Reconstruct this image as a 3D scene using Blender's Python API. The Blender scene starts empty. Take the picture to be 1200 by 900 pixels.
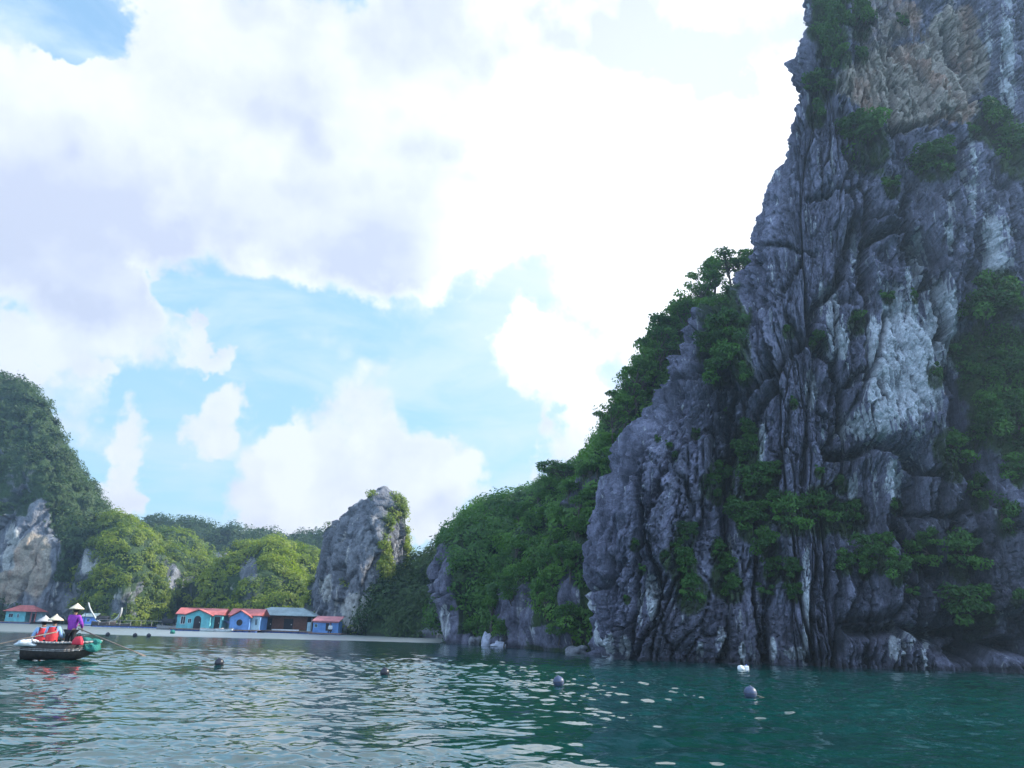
import bpy, math, random
import numpy as np
from math import radians as RAD, pi as PI, sin, cos
from mathutils import Vector, Matrix, Euler

# ---------------------------------------------------------------- camera, sky, sun, exposure
SC = bpy.context.scene
COL = SC.collection
FPX, PITCH, ROLL, EYE = 900.0, 17.69, 1.6, 1.4
cam_d = bpy.data.cameras.new('camera')
cam = bpy.data.objects.new('camera', cam_d)
COL.objects.link(cam)
cam_d.sensor_width = 36.0
cam_d.lens = 36.0 * FPX / 1200.0
cam_d.clip_start, cam_d.clip_end = 0.1, 8000.0
cam_m = Matrix.Rotation(RAD(90 + PITCH), 4, 'X') @ Matrix.Rotation(RAD(ROLL), 4, 'Z')
cam.matrix_world = Matrix.Translation((0, 0, EYE)) @ cam_m
SC.camera = cam
R3 = np.array(cam_m.to_3x3())

def ray(px, py):
    v = np.array([(px - 600) / FPX, -(py - 450) / FPX, -1.0])
    return R3 @ v
def P(px, py, Y):
    """point of the place seen at photo pixel (px,py), Y metres ahead"""
    r = ray(px, py)
    return np.array([0, 0, EYE]) + r * (Y / r[1])
def hor(px): return 737 + 0.0279 * (px - 600)
def W(px, Y, z=0.0):
    """point at height z, Y metres ahead, in the column of pixel px"""
    py = hor(px) - (z - EYE) * 860.0 / Y
    for _ in range(4):
        q = P(px, py, Y)
        py += (q[2] - z) * 860.0 / Y
    return P(px, py, Y)
def proj(p):
    d = (np.asarray(p) - np.array([0, 0, EYE])) @ R3
    w = np.minimum(d[..., 2], -1e-6)
    return 600 + d[..., 0] / -w * FPX, 450 - d[..., 1] / -w * FPX
def azel(px, py):
    r = ray(px, py); r = r / np.linalg.norm(r)
    return math.degrees(math.atan2(r[0], r[1])), math.degrees(math.asin(r[2]))

HAZE = 0.0008
SUN_AZ, SUN_EL = 79.0, 31.0          # degrees, azimuth clockwise from the view direction
world = bpy.data.worlds.new('World'); SC.world = world; world.use_nodes = True
nt = world.node_tree; nt.nodes.clear()
def N(t, typ, **kw):
    n = t.nodes.new(typ)
    for k, v in kw.items(): setattr(n, k, v)
    return n
def math_node(t, op, a, b=None, clamp=False):
    n = N(t, 'ShaderNodeMath', operation=op); n.use_clamp = clamp
    for i, x in enumerate((a, b)):
        if x is None: continue
        if isinstance(x, (int, float)): n.inputs[i].default_value = x
        else: t.links.new(x, n.inputs[i])
    return n.outputs[0]
def vmath(t, op, a, b=None):
    n = N(t, 'ShaderNodeVectorMath', operation=op)
    for i, x in enumerate((a, b)):
        if x is None: continue
        if isinstance(x, tuple): n.inputs[i].default_value = x
        else: t.links.new(x, n.inputs[i])
    return n.outputs['Value'] if op in ('LENGTH', 'DOT_PRODUCT') else n.outputs['Vector']
def maprange(t, v, a, b, c=0.0, d=1.0, smooth=True):
    n = N(t, 'ShaderNodeMapRange'); n.interpolation_type = 'SMOOTHSTEP' if smooth else 'LINEAR'
    t.links.new(v, n.inputs[0])
    for i, x in enumerate((a, b, c, d)): n.inputs[i + 1].default_value = x
    return n.outputs[0]
def noise(t, vec, scale, detail=4.0, rough=0.55, out='Fac', dist=0.0):
    n = N(t, 'ShaderNodeTexNoise'); n.inputs['Scale'].default_value = scale
    n.inputs['Detail'].default_value = detail; n.inputs['Roughness'].default_value = rough
    n.inputs['Distortion'].default_value = dist
    if vec is not None: t.links.new(vec, n.inputs['Vector'])
    return n.outputs[out]
def mix(t, f, a, b, mode='MIX'):
    n = N(t, 'ShaderNodeMix', data_type='RGBA', blend_type=mode)
    for s, x in ((n.inputs[0], f), (n.inputs[6], a), (n.inputs[7], b)):
        if isinstance(x, (int, float)): s.default_value = x
        elif isinstance(x, (tuple, list)): s.default_value = (*x[:3], 1)
        else: t.links.new(x, s)
    return n.outputs[2]

def build_sky():
    t = nt
    co = N(t, 'ShaderNodeTexCoord').outputs['Generated']
    sky = N(t, 'ShaderNodeTexSky', sky_type='NISHITA')
    sky.sun_disc = False
    sky.sun_elevation = RAD(SUN_EL); sky.sun_rotation = RAD(SUN_AZ)
    sky.air_density = 1.0; sky.dust_density = 1.6; sky.ozone_density = 1.4
    sep = N(t, 'ShaderNodeSeparateXYZ'); t.links.new(co, sep.inputs[0])
    az = math_node(t, 'MULTIPLY', math_node(t, 'ARCTAN2', sep.outputs[0], sep.outputs[1]), 180 / PI)
    el = math_node(t, 'MULTIPLY', math_node(t, 'ARCSINE', sep.outputs[2]), 180 / PI)
    cmb = N(t, 'ShaderNodeCombineXYZ'); t.links.new(az, cmb.inputs[0]); t.links.new(el, cmb.inputs[1])
    warp1 = vmath(t, 'MULTIPLY', vmath(t, 'SUBTRACT', noise(t, co, 5.0, 6.0, 0.6, 'Color'), (.5, .5, .5)), (22, 18, 0))
    pos = vmath(t, 'ADD', cmb.outputs[0], warp1)
    acc = 0.0
    blobs = CLOUDS
    for (px, py, rx, ry, s) in blobs:
        a0, e0 = azel(px, py); a1, _ = azel(px + rx * .5, py); _, e1 = azel(px, py - ry * .5)
        ra, re = max(abs(a1 - a0) * 2, 1.0), max(abs(e1 - e0) * 2, 1.0)
        d = vmath(t, 'LENGTH', vmath(t, 'MULTIPLY', vmath(t, 'SUBTRACT', pos, (a0, e0, 0)), (1 / ra, 1 / re, 0)))
        m = maprange(t, d, 0.35, 1.25, s, 0.0)
        acc = math_node(t, 'ADD', m, acc)
    # clouds of the sky outside the frame, with the same texture
    gen = maprange(t, noise(t, co, 2.2, 3.0), 0.42, 0.62, 0.0, 0.9)
    back = maprange(t, sep.outputs[1], 0.35, -0.1, 0.0, 1.0)
    acc = math_node(t, 'ADD', acc, math_node(t, 'MULTIPLY', gen, back))
    acc = math_node(t, 'MINIMUM', acc, 1.45)
    def billow(vec):
        w = vmath(t, 'ADD', vec, vmath(t, 'MULTIPLY', vmath(t, 'SUBTRACT', noise(t, vec, 9.0, 2.0, .6, 'Color'), (.5, .5, .5)), (.07, .07, .07)))
        v = N(t, 'ShaderNodeTexVoronoi'); v.inputs['Scale'].default_value = 7.0; v.inputs['Detail'].default_value = 2.0; v.inputs['Roughness'].default_value = .55
        t.links.new(w, v.inputs['Vector'])
        b = maprange(t, v.outputs['Distance'], 0.0, 0.85, 1.0, 0.0, smooth=False)
        return math_node(t, 'ADD', math_node(t, 'MULTIPLY', noise(t, vec, 6.0, 8.0, 0.62), .58), math_node(t, 'MULTIPLY', b, .42))
    fine = billow(co)
    dens = math_node(t, 'ADD', acc, math_node(t, 'MULTIPLY', math_node(t, 'SUBTRACT', fine, 0.5), 2.1))
    fac = maprange(t, dens, 0.16, 0.66, 0.0, 1.0)
    # light and shade of the clouds: billows, darker thick bottoms, brightest towards the sun
    co2 = vmath(t, 'ADD', co, (0.045, 0.0, 0.06))
    fine2 = billow(co2)
    rel = math_node(t, 'SUBTRACT', fine, fine2)
    big = noise(t, vmath(t, 'MULTIPLY', co, (1.0, 1.0, 1.9)), 3.1, 4.0, 0.5)
    sunv = tuple(ray(790, 240) / np.linalg.norm(ray(790, 240)))
    sd = vmath(t, 'DOT_PRODUCT', vmath(t, 'NORMALIZE', co), sunv)
    glow = maprange(t, sd, 0.915, 1.0, 0.0, 1.0)
    core = maprange(t, math_node(t, 'ADD', dens, math_node(t, 'MULTIPLY', math_node(t, 'SUBTRACT', big, .5), 3.4)), 0.45, 1.75, 0.0, 1.05)
    core = math_node(t, 'MULTIPLY', core, maprange(t, el, 12.0, 26.0, .35, 1.0))
    for (px, py, rx, ry, s) in SHADES:
        a0, e0 = azel(px, py); a1, _ = azel(px + rx * .5, py); _, e1 = azel(px, py - ry * .5)
        d = vmath(t, 'LENGTH', vmath(t, 'MULTIPLY', vmath(t, 'SUBTRACT', pos, (a0, e0, 0)), (.5 / abs(a1 - a0), .5 / abs(e1 - e0), 0)))
        core = math_node(t, 'ADD', core, maprange(t, d, 0.0, 1.3, s, 0.0))
    sh = math_node(t, 'ADD', math_node(t, 'MULTIPLY', rel, 2.6), math_node(t, 'SUBTRACT', 0.88, core))
    sh = math_node(t, 'ADD', sh, math_node(t, 'MULTIPLY', glow, 0.22), clamp=True)
    cloud = mix(t, sh, CLOUD_DARK, CLOUD_LIGHT)
    cir = noise(t, vmath(t, 'MULTIPLY', co, (2.0, 2.0, 6.0)), 2.2, 6.0, .6, dist=.6)
    cloud = mix(t, math_node(t, 'MULTIPLY', math_node(t, 'POWER', glow, 1.8), math_node(t, 'ADD', sh, .2, clamp=True)), cloud, (11.5, 11.5, 12.0))
    blue = vmath(t, 'MULTIPLY', sky.outputs[0], SKY_TINT)
    veil = maprange(t, el, 44.0, 4.0, 0.25, 0.80, smooth=False)
    blue = mix(t, veil, blue, HORIZON)
    blue = mix(t, maprange(t, cir, .40, .72, 0.05, 0.75), blue, (5.3, 6.3, 7.6))
    blue = mix(t, math_node(t, 'MULTIPLY', glow, 0.6), blue, CLOUD_LIGHT)
    c = mix(t, fac, blue, cloud)
    # unseen sky behind the viewer, brightness added to fill the shaded cliff
    c = mix(t, maprange(t, sep.outputs[1], 0.15, -0.6, 0.0, 1.0), c, mix(t, 1.0, c, (1.7, 1.7, 1.75), 'MULTIPLY'))
    bg = N(t, 'ShaderNodeBackground'); bg.inputs[1].default_value = 0.1
    t.links.new(c, bg.inputs[0])
    t.links.new(bg.outputs[0], N(t, 'ShaderNodeOutputWorld').inputs[0])

CLOUD_LIGHT = (6.7, 6.95, 7.6)
CLOUD_DARK = (4.5, 4.85, 5.95)
HORIZON = (3.1, 5.2, 7.2)
SKY_TINT = (1.5, 1.95, 1.95)
SHADES = [(660, 35, 330, 85, .75), (190, 250, 190, 70, .55), (560, 130, 90, 60, .45), (850, 60, 160, 60, .5), (330, 120, 120, 50, .35), (720, 250, 60, 60, .4), (60, 330, 90, 50, .4), (430, 570, 60, 40, .3)]
CLOUDS = [(300, 190, 430, 180, 1.25), (700, 110, 380, 250, 1.35), (960, 250, 260, 300, 1.2), (50, 220, 190, 150, 1.1),
          (70, 350, 150, 110, .95), (440, 320, 130, 60, .65), (380, 30, 330, 100, .9), (150, 110, 140, 80, .9),
          (35, -15, 120, 60, -1.4), (490, 170, 40, 34, -.7), (190, 335, 34, 14, -.5),
          (430, 530, 100, 85, 1.05), (525, 595, 90, 75, 1.05), (340, 560, 75, 60, .95), (380, 620, 190, 34, .75), (290, 500, 50, 40, .5), (300, 415, 260, 60, .3),
          (640, 450, 66, 75, 1.05), (690, 520, 70, 55, .95), (228, 475, 66, 54, 1.05), (108, 525, 66, 75, 1.1),
          (22, 455, 55, 66, .8), (130, 580, 70, 30, .55), (600, 380, 220, 130, .5), (220, 385, 44, 20, .7), (900, 450, 260, 200, .9)]
build_sky()

sun_d = bpy.data.lights.new('sun', 'SUN'); sun = bpy.data.objects.new('sun', sun_d); COL.objects.link(sun)
sun_d.energy = 5.0; sun_d.angle = RAD(0.5); sun_d.color = (1.0, 0.93, 0.80)
sv = Vector((sin(RAD(SUN_AZ)) * cos(RAD(SUN_EL)), cos(RAD(SUN_AZ)) * cos(RAD(SUN_EL)), sin(RAD(SUN_EL))))
sun.rotation_euler = sv.to_track_quat('Z', 'Y').to_euler()
sun.location = sv * 300
SC.view_settings.view_transform = 'Standard'; SC.view_settings.look = 'None'
SC.view_settings.exposure = 0.74; SC.view_settings.gamma = 1.0
SC.view_settings.use_curve_mapping = False
SC.render.engine = 'CYCLES'
SC.cycles.use_denoising = True
SC.cycles.max_bounces = 6; SC.cycles.diffuse_bounces = 2; SC.cycles.glossy_bounces = 3
SC.cycles.transmission_bounces = 3; SC.cycles.transparent_max_bounces = 6; SC.cycles.volume_bounces = 0
SC.cycles.caustics_reflective = False; SC.cycles.caustics_refractive = False
SC.cycles.sample_clamp_indirect = 6.0

# ---------------------------------------------------------------- numpy noise
def _h(ix, iy, iz, seed):
    a = (ix.astype(np.int64) * 374761393 + iy.astype(np.int64) * 668265263 + iz.astype(np.int64) * 2147483647 + seed * 974711) & 0xffffffff
    a = ((a ^ (a >> 13)) * 1274126177) & 0xffffffff
    a = ((a ^ (a >> 16)) * 2246822519) & 0xffffffff
    return ((a ^ (a >> 15)) & 0xffffff) / float(0xffffff)
def vnoise(p, seed=0):
    f = np.floor(p); w = p - f; w = w * w * w * (w * (w * 6 - 15) + 10)
    x, y, z = f[:, 0], f[:, 1], f[:, 2]
    out = 0
    for dx in (0, 1):
        wx = w[:, 0] if dx else 1 - w[:, 0]
        for dy in (0, 1):
            wy = w[:, 1] if dy else 1 - w[:, 1]
            for dz in (0, 1):
                wz = w[:, 2] if dz else 1 - w[:, 2]
                out = out + wx * wy * wz * _h(x + dx, y + dy, z + dz, seed)
    return out * 2 - 1
def fbm(p, octv=4, seed=0, gain=0.5):
    s = 0; a = 1.0; tot = 0
    for i in range(octv):
        s = s + a * vnoise(p * (2.03 ** i) + 17.3 * i, seed + i); tot += a; a *= gain
    return s / tot
def voro(p, seed=0):
    """nearest and second distance, random value and random facet tilt of the nearest cell"""
    f = np.floor(p)
    d1 = np.full(len(p), 9.0); d2 = d1.copy(); idv = np.zeros(len(p)); tl = np.zeros(len(p))
    for dx in (-1, 0, 1):
        for dy in (-1, 0, 1):
            for dz in (-1, 0, 1):
                cx, cy, cz = f[:, 0] + dx, f[:, 1] + dy, f[:, 2] + dz
                qx = cx + _h(cx, cy, cz, seed); qy = cy + _h(cx, cy, cz, seed + 1); qz = cz + _h(cx, cy, cz, seed + 2)
                d = np.sqrt((p[:, 0] - qx) ** 2 + (p[:, 1] - qy) ** 2 + (p[:, 2] - qz) ** 2)
                tv = (_h(cx, cy, cz, seed + 4) - .5) * (p[:, 0] - qx) + (_h(cx, cy, cz, seed + 5) - .5) * (p[:, 1] - qy) + (_h(cx, cy, cz, seed + 6) - .5) * (p[:, 2] - qz)
                n = d < d1
                d2 = np.where(n, d1, np.minimum(d2, d))
                idv = np.where(n, _h(cx, cy, cz, seed + 3), idv); tl = np.where(n, tv, tl)
                d1 = np.where(n, d, d1)
    return d1, d2, idv, tl
def sstep(a, b, x):
    t = np.clip((x - a) / (b - a), 0, 1); return t * t * (3 - 2 * t)

# ---------------------------------------------------------------- mesh helpers
def tag(o, label=None, cat=None, group=None, kind=None):
    if label: o['label'] = label
    if cat: o['category'] = cat
    if group: o['group'] = group
    if kind: o['kind'] = kind
    return o
def np_mesh(name, verts, faces, mat=None, smooth=True, attrs=None):
    """verts (n,3), faces (m,k) all of the same k"""
    me = bpy.data.meshes.new(name)
    verts = np.ascontiguousarray(verts, dtype=np.float32); faces = np.ascontiguousarray(faces, dtype=np.int32)
    m, k = faces.shape
    me.vertices.add(len(verts)); me.vertices.foreach_set('co', verts.ravel())
    me.loops.add(m * k); me.loops.foreach_set('vertex_index', faces.ravel())
    me.polygons.add(m); me.polygons.foreach_set('loop_start', np.arange(0, m * k, k, dtype=np.int32))
    me.polygons.foreach_set('use_smooth', np.full(m, smooth, dtype=bool))
    for an, av in (attrs or {}).items():
        a = me.attributes.new(an, 'FLOAT', 'POINT'); a.data.foreach_set('value', np.asarray(av, dtype=np.float32))
    me.update(calc_edges=True)
    if mat: me.materials.append(mat)
    return me
def np_obj(name, verts, faces, mat=None, parent=None, smooth=True, attrs=None):
    o = bpy.data.objects.new(name, np_mesh(name, verts, faces, mat, smooth, attrs))
    COL.objects.link(o); o.parent = parent
    return o
def grid_faces(nu, nv):
    i = np.arange(nu - 1)[:, None] * nv + np.arange(nv - 1)[None, :]
    i = i.ravel()
    return np.stack([i, i + nv, i + nv + 1, i + 1], 1)

# ---------------------------------------------------------------- materials
def new_mat(name):
    m = bpy.data.materials.new(name); m.use_nodes = True
    t = m.node_tree; t.nodes.clear()
    out = N(t, 'ShaderNodeOutputMaterial'); b = N(t, 'ShaderNodeBsdfPrincipled')
    t.links.new(b.outputs[0], out.inputs[0])
    return m, t, b, out
def bump(t, h, strength, dist, prev=None):
    n = N(t, 'ShaderNodeBump'); n.inputs['Strength'].default_value = strength; n.inputs['Distance'].default_value = dist
    t.links.new(h, n.inputs['Height'])
    if prev is not None: t.links.new(prev, n.inputs['Normal'])
    return n.outputs[0]
def attr(t, name):
    return N(t, 'ShaderNodeAttribute', attribute_name=name).outputs['Fac']
def rock_mat(name, dark, mid, pale, beige, s=1.0, green=(0.030, 0.055, 0.018), pale_amt=0.5, tint=None):
    m, t, b, _ = new_mat(name)
    co = N(t, 'ShaderNodeTexCoord').outputs['Object']
    st = vmath(t, 'MULTIPLY', co, (s, s, s * 0.13))          # long vertical streaks
    n1 = noise(t, st, 0.9, 6.0, 0.6, dist=0.5)
    n2 = noise(t, vmath(t, 'MULTIPLY', co, (s, s, s * 0.3)), 2.6, 7.0, 0.65)
    n3 = noise(t, vmath(t, 'MULTIPLY', co, (s, s, s * 0.55)), 0.22, 3.0, 0.5)
    c = mix(t, maprange(t, n1, 0.38, 0.66), dark, mid)
    c = mix(t, maprange(t, n2, 0.30, 0.75, 0.0, 0.55), c, tuple(x * 1.45 for x in mid))
    # white lime streaks, more of them where the paint mask says
    st2 = vmath(t, 'MULTIPLY', co, (s * 2.2, s * 2.2, s * 0.20))
    n4 = noise(t, st2, 1.1, 5.0, 0.6, dist=0.3)
    pm = attr(t, 'pale')
    thr = math_node(t, 'ADD', n4, math_node(t, 'MULTIPLY', pm, 0.30))
    thr = math_node(t, 'ADD', thr, math_node(t, 'MULTIPLY', math_node(t, 'SUBTRACT', n3, 0.5), 0.25))
    f = maprange(t, thr, 0.645 - 0.06 * pale_amt, 0.73 - 0.06 * pale_amt)
    spk = maprange(t, noise(t, co, 9.0 * s, 5.0, 0.7), 0.25, 0.75, 0.65, 1.15)
    c = mix(t, f, c, pale)
    bm = attr(t, 'beige')
    bf = maprange(t, math_node(t, 'ADD', math_node(t, 'MULTIPLY', bm, 0.75), math_node(t, 'MULTIPLY', noise(t, co, 0.8 * s, 6, .65), 0.5)), 0.62, 0.85)
    bcol = mix(t, maprange(t, noise(t, vmath(t, 'MULTIPLY', co, (s, s, s * .4)), 0.55, 5, .6), 0.45, 0.66), beige, (beige[0] * 1.05, beige[1] * 0.80, beige[2] * 0.72))
    c = mix(t, bf, c, bcol)
    # moss and soil in the planted parts
    vm = attr(t, 'veg')
    vf = maprange(t, math_node(t, 'ADD', vm, math_node(t, 'MULTIPLY', math_node(t, 'SUBTRACT', n2, 0.5), 0.8)), 0.35, 0.65)
    gcol = mix(t, n2, green, tuple(x * 2.0 for x in green))
    c = mix(t, vf, c, gcol)
    # cracks and ledge recesses are coloured darker than the rock face
    cm = attr(t, 'crack')
    c = mix(t, math_node(t, 'MULTIPLY', cm, 0.85), c, (dark[0] * .45, dark[1] * .5, dark[2] * .5))
    darkened = attr(t, 'darkened')
    c = mix(t, math_node(t, 'MULTIPLY', darkened, 0.7), c, (0.018, 0.016, 0.018))
    c = mix(t, 1.0, c, N(t, 'ShaderNodeCombineColor').outputs[0] if False else spk, 'MULTIPLY')
    t.links.new(c, b.inputs['Base Color'])
    b.inputs['Roughness'].default_value = 0.82
    b.inputs['Specular IOR Level'].default_value = 0.25
    h = math_node(t, 'ADD', math_node(t, 'MULTIPLY', n2, 0.6), math_node(t, 'MULTIPLY', noise(t, co, 6.0 * s, 8, .65), 0.25))
    t.links.new(bump(t, h, 1.0, 0.5 / s), b.inputs['Normal'])
    return m
def leaf_mat(name, c_dark, c_light, trans=0.35, hue_pale=None):
    m, t, b, out = new_mat(name)
    tone = attr(t, 'tone')
    rnd = N(t, 'ShaderNodeObjectInfo').outputs['Random']
    f = math_node(t, 'ADD', math_node(t, 'MULTIPLY', tone, 0.75), math_node(t, 'MULTIPLY', rnd, 0.25), clamp=True)
    c = mix(t, f, c_dark, c_light)
    t.links.new(c, b.inputs['Base Color'])
    b.inputs['Roughness'].default_value = 0.55; b.inputs['Specular IOR Level'].default_value = 0.3
    tr = N(t, 'ShaderNodeBsdfTranslucent')
    t.links.new(mix(t, 1.0, c, (1.5, 1.7, 0.6), 'MULTIPLY'), tr.inputs[0])
    mx = N(t, 'ShaderNodeMixShader'); mx.inputs[0].default_value = trans
    t.links.new(b.outputs[0], mx.inputs[1]); t.links.new(tr.outputs[0], mx.inputs[2])
    t.links.new(mx.outputs[0], out.inputs[0])
    return m
def plain(name, col, rough=0.6, var=0.25, scale=6.0, spec=0.4, bmp=0.0, metal=0.0):
    m, t, b, _ = new_mat(name)
    co = N(t, 'ShaderNodeTexCoord').outputs['Object']
    n = noise(t, co, scale, 5.0, 0.6)
    c = mix(t, maprange(t, n, 0.3, 0.7), tuple(x * (1 - var) for x in col), tuple(min(1, x * (1 + var)) for x in col))
    t.links.new(c, b.inputs['Base Color'])
    b.inputs['Roughness'].default_value = rough; b.inputs['Specular IOR Level'].default_value = spec
    b.inputs['Metallic'].default_value = metal
    if bmp: t.links.new(bump(t, n, bmp, 0.05), b.inputs['Normal'])
    return m
NU1, NT1, NTH, NR = 520, 760, 1150, 850

# ---------------------------------------------------------------- mountains
def massif(name, ctrl, nu, nt, disp, mat, back=25.0, fit=True, sm=5, painter=None, smooth=True):
    """A rock body lofted from its foot line over its crest and down its back.
    ctrl rows: foot pixel column, foot distance, crest pixel column, crest pixel row, crest distance, boxiness"""
    F = np.array([W(c[0], c[1], 0) for c in ctrl]); K = np.array([P(c[2], c[3], c[4]) for c in ctrl])
    bx = np.array([c[5] for c in ctrl], float)
    seg = np.maximum(np.linalg.norm(np.diff(F, axis=0), axis=1), 0.8 * np.linalg.norm(np.diff(K, axis=0), axis=1)) + .01
    u = np.concatenate([[0], np.cumsum(seg)]); uu = np.linspace(0, u[-1], nu)
    ip = lambda a: np.interp(uu, u, a)
    ker = np.hanning(2 * int(nu / len(ctrl) * sm / 10) + 3); ker /= ker.sum(); pad = len(ker) // 2
    sms = lambda a: np.convolve(np.pad(a, pad, mode='reflect', reflect_type='odd'), ker, mode='valid')
    Fi = np.stack([sms(ip(F[:, i])) for i in range(3)], 1); Ki = np.stack([sms(ip(K[:, i])) for i in range(3)], 1)
    bi = ip(bx)
    D = np.linalg.norm(Ki[:, :2] - Fi[:, :2], axis=1); H = Ki[:, 2]
    nb = max(8, nt // 7)
    V = np.zeros((nu, nt + nb, 3))
    ph = np.linspace(0, PI / 2, 400)
    for i in range(nu):
        n = bi[i]
        s = 1 - np.cos(ph) ** (2 / n); v = np.sin(ph) ** (2 / n)
        # a dome's shoulder can stand higher against the sky than its crest: bring it down to the skyline
        sh = v * H[i]
        L = np.cumsum(np.concatenate([[0], np.hypot(np.diff(s) * max(D[i], 1), np.diff(v) * max(H[i], 1))]))
        tt = np.linspace(0, L[-1], nt)
        si = np.interp(tt, L, s); vi = np.interp(tt, L, v)
        xy = Fi[i, :2] + (Ki[i, :2] - Fi[i, :2]) * si[:, None]
        z = vi * H[i]
        if fit:
            r = np.hypot(xy[:, 0], xy[:, 1]); tgt = (H[i] - EYE) / math.hypot(*Ki[i, :2])
            e = ((z - EYE) / r).max()
            if tgt > 0.02 and e > tgt: z = z * ((tgt * r[np.argmax((z - EYE) / r)] + EYE) / max(z[np.argmax((z - EYE) / r)], .01))
        V[i, :nt, :2] = xy; V[i, :nt, 2] = z
        top = V[i, nt - 1].copy()
        d = Ki[i, :2] - Fi[i, :2]; d = np.array([0.15, 1.0]) if np.linalg.norm(d) < .5 else d / np.linalg.norm(d)
        d = d * .5 + np.array([0.1, .9]); d /= np.linalg.norm(d)
        k = np.linspace(0, 1, nb + 1)[1:]
        V[i, nt:, :2] = top[:2] + d * back * np.sin(k * PI / 2)[:, None]
        V[i, nt:, 2] = top[2] * np.cos(k * PI / 2) - 2.5 * k
    V[:, 0, 2] = -2.0
    V[:, 0, 1] += 0.05
    nv = nt + nb
    du = np.gradient(V, axis=0); dv = np.gradient(V, axis=1)
    nr = np.cross(du, dv); nr /= np.linalg.norm(nr, axis=2, keepdims=True) + 1e-9
    # keep the normals of the front pointing to the viewer
    if nr[nu // 2, nt // 2, 1] > 0: nr = -nr
    p = V.reshape(-1, 3); nn = nr.reshape(-1, 3)
    d, crack = disp(p, nn)
    nn2 = nn.copy(); nn2[:, 2] *= 0.6
    p2 = p + nn2 * d[:, None]
    p2 = p2.reshape(nu, nv, 3); p2[:, 0, 2] = -2.5; p2[:, -1, 2] = -2.5
    du = np.gradient(p2, axis=0); dv = np.gradient(p2, axis=1)
    n3 = np.cross(du, dv); n3 /= np.linalg.norm(n3, axis=2, keepdims=True) + 1e-9
    if n3[nu // 2, nt // 2, 1] > 0: n3 = -n3
    p2 = p2.reshape(-1, 3); n3 = n3.reshape(-1, 3)
    at = dict(crack=np.clip(crack, 0, 1), veg=np.zeros(len(p2)), pale=np.zeros(len(p2)), beige=np.zeros(len(p2)),
              darkened=sstep(0.55, 0.1, p2[:, 2] + 0.3 * vnoise(p2 * .8, 5)))  # wet rock along the waterline
    if painter: painter(p2, n3, at)
    o = np_obj(name, p2, grid_faces(nu, nv), mat, smooth=smooth, attrs=at)
    tag(o, kind='structure')
    return dict(o=o, p=p2, n=n3, at=at, nu=nu, nv=nv)

def polydist(px, py, poly):
    d = np.full(len(px), 1e9)
    for (x0, y0), (x1, y1) in zip(poly[:-1], poly[1:]):
        vx, vy = x1 - x0, y1 - y0
        t = np.clip(((px - x0) * vx + (py - y0) * vy) / (vx * vx + vy * vy + 1e-9), 0, 1)
        d = np.minimum(d, np.hypot(px - x0 - t * vx, py - y0 - t * vy))
    return d
def ell(px, py, x, y, rx, ry, wob=0):
    d = np.hypot((px - x) / rx, (py - y) / ry)
    return sstep(1.25, 0.6, d + wob)

# cracks and ledges of the near cliff, (width px, depth m, polyline)
CRACKS = [(6, 2.3, [(1024, 268), (1045, 261), (1065, 262), (1085, 268), (1098, 281), (1103, 296)]),
          (3.5, .8, [(1103, 296), (1100, 320), (1085, 333)]),
          (6, 1.5, [(1010, 245), (995, 280), (985, 325), (965, 350), (950, 385), (925, 405), (908, 440), (892, 470), (880, 500)]),
          (5, 1.6, [(975, 520), (1000, 527), (1030, 522), (1052, 530), (1075, 535), (1095, 552), (1120, 560)]),
          (3, .7, [(1045, 360), (1030, 395), (1020, 430), (1005, 465), (990, 500), (975, 540)]),
          (3, .6, [(1120, 370), (1110, 400), (1100, 425)]), (2.5, .5, [(960, 290), (930, 286), (905, 290)]),
          (3.5, .8, [(965, 400), (955, 440), (945, 500), (938, 560)]), (3.5, .8, [(925, 480), (917, 540), (900, 600)]),
          (4, .8, [(775, 500), (762, 530), (742, 560), (738, 600)]), (3, .6, [(800, 560), (815, 600), (800, 640)]),
          (4, .9, [(905, 640), (900, 700), (898, 775)]), (3.5, .8, [(960, 590), (958, 650), (950, 720), (952, 778)]),
          (3, .6, [(860, 450), (845, 480), (850, 520)]), (3, .7, [(735, 500), (760, 480), (800, 440), (842, 400)]),
          (3, .6, [(985, 140), (1000, 175), (1040, 190)]), (3, .6, [(1020, 205), (985, 215), (950, 225)]),
          (4, .9, [(1120, 20), (1130, 60), (1165, 130)]), (3, .6, [(1155, 60), (1160, 100), (1178, 140)]),
          (3, .6, [(1065, 590), (1090, 600), (1130, 605)]), (6, 1.6, [(1000, 738), (1030, 742), (1070, 735), (1120, 745), (1180, 740)]),
          (8, 1.8, [(1150, 770), (1180, 755), (1230, 760)]), (3, .7, [(690, 700), (715, 690), (740, 660)]),
          (3, .7, [(718, 560), (715, 600), (705, 650)]), (3.5, .7, [(1108, 130), (1075, 138), (1040, 145)])]
STREAKS = [(765, 700, 10, 28), (751, 712, 5, 22), (712, 760, 7, 22), (697, 745, 4, 20), (690, 715, 4, 22), (944, 700, 6, 80), (893, 520, 5, 30),
           (733, 760, 6, 15), (1085, 760, 4, 30), (1052, 757, 12, 18), (1066, 745, 7, 20), (1040, 735, 12, 8), (935, 765, 14, 8), (845, 755, 6, 20),
           (1000, 568, 5, 16), (950, 575, 5, 8), (1047, 555, 10, 30), (855, 640, 5, 15), (1075, 310, 14, 45), (1113, 270, 7, 40),
           (975, 370, 9, 45), (1000, 290, 5, 30), (962, 350, 3, 25), (1140, 210, 6, 50), (985, 400, 10, 20), (950, 460, 7, 25),
           (1165, 300, 20, 60), (1180, 60, 10, 90), (1160, 40, 8, 30), (1112, 360, 12, 55), (905, 760, 5, 15), (820, 765, 5, 12), (870, 765, 4, 14)]
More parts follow.
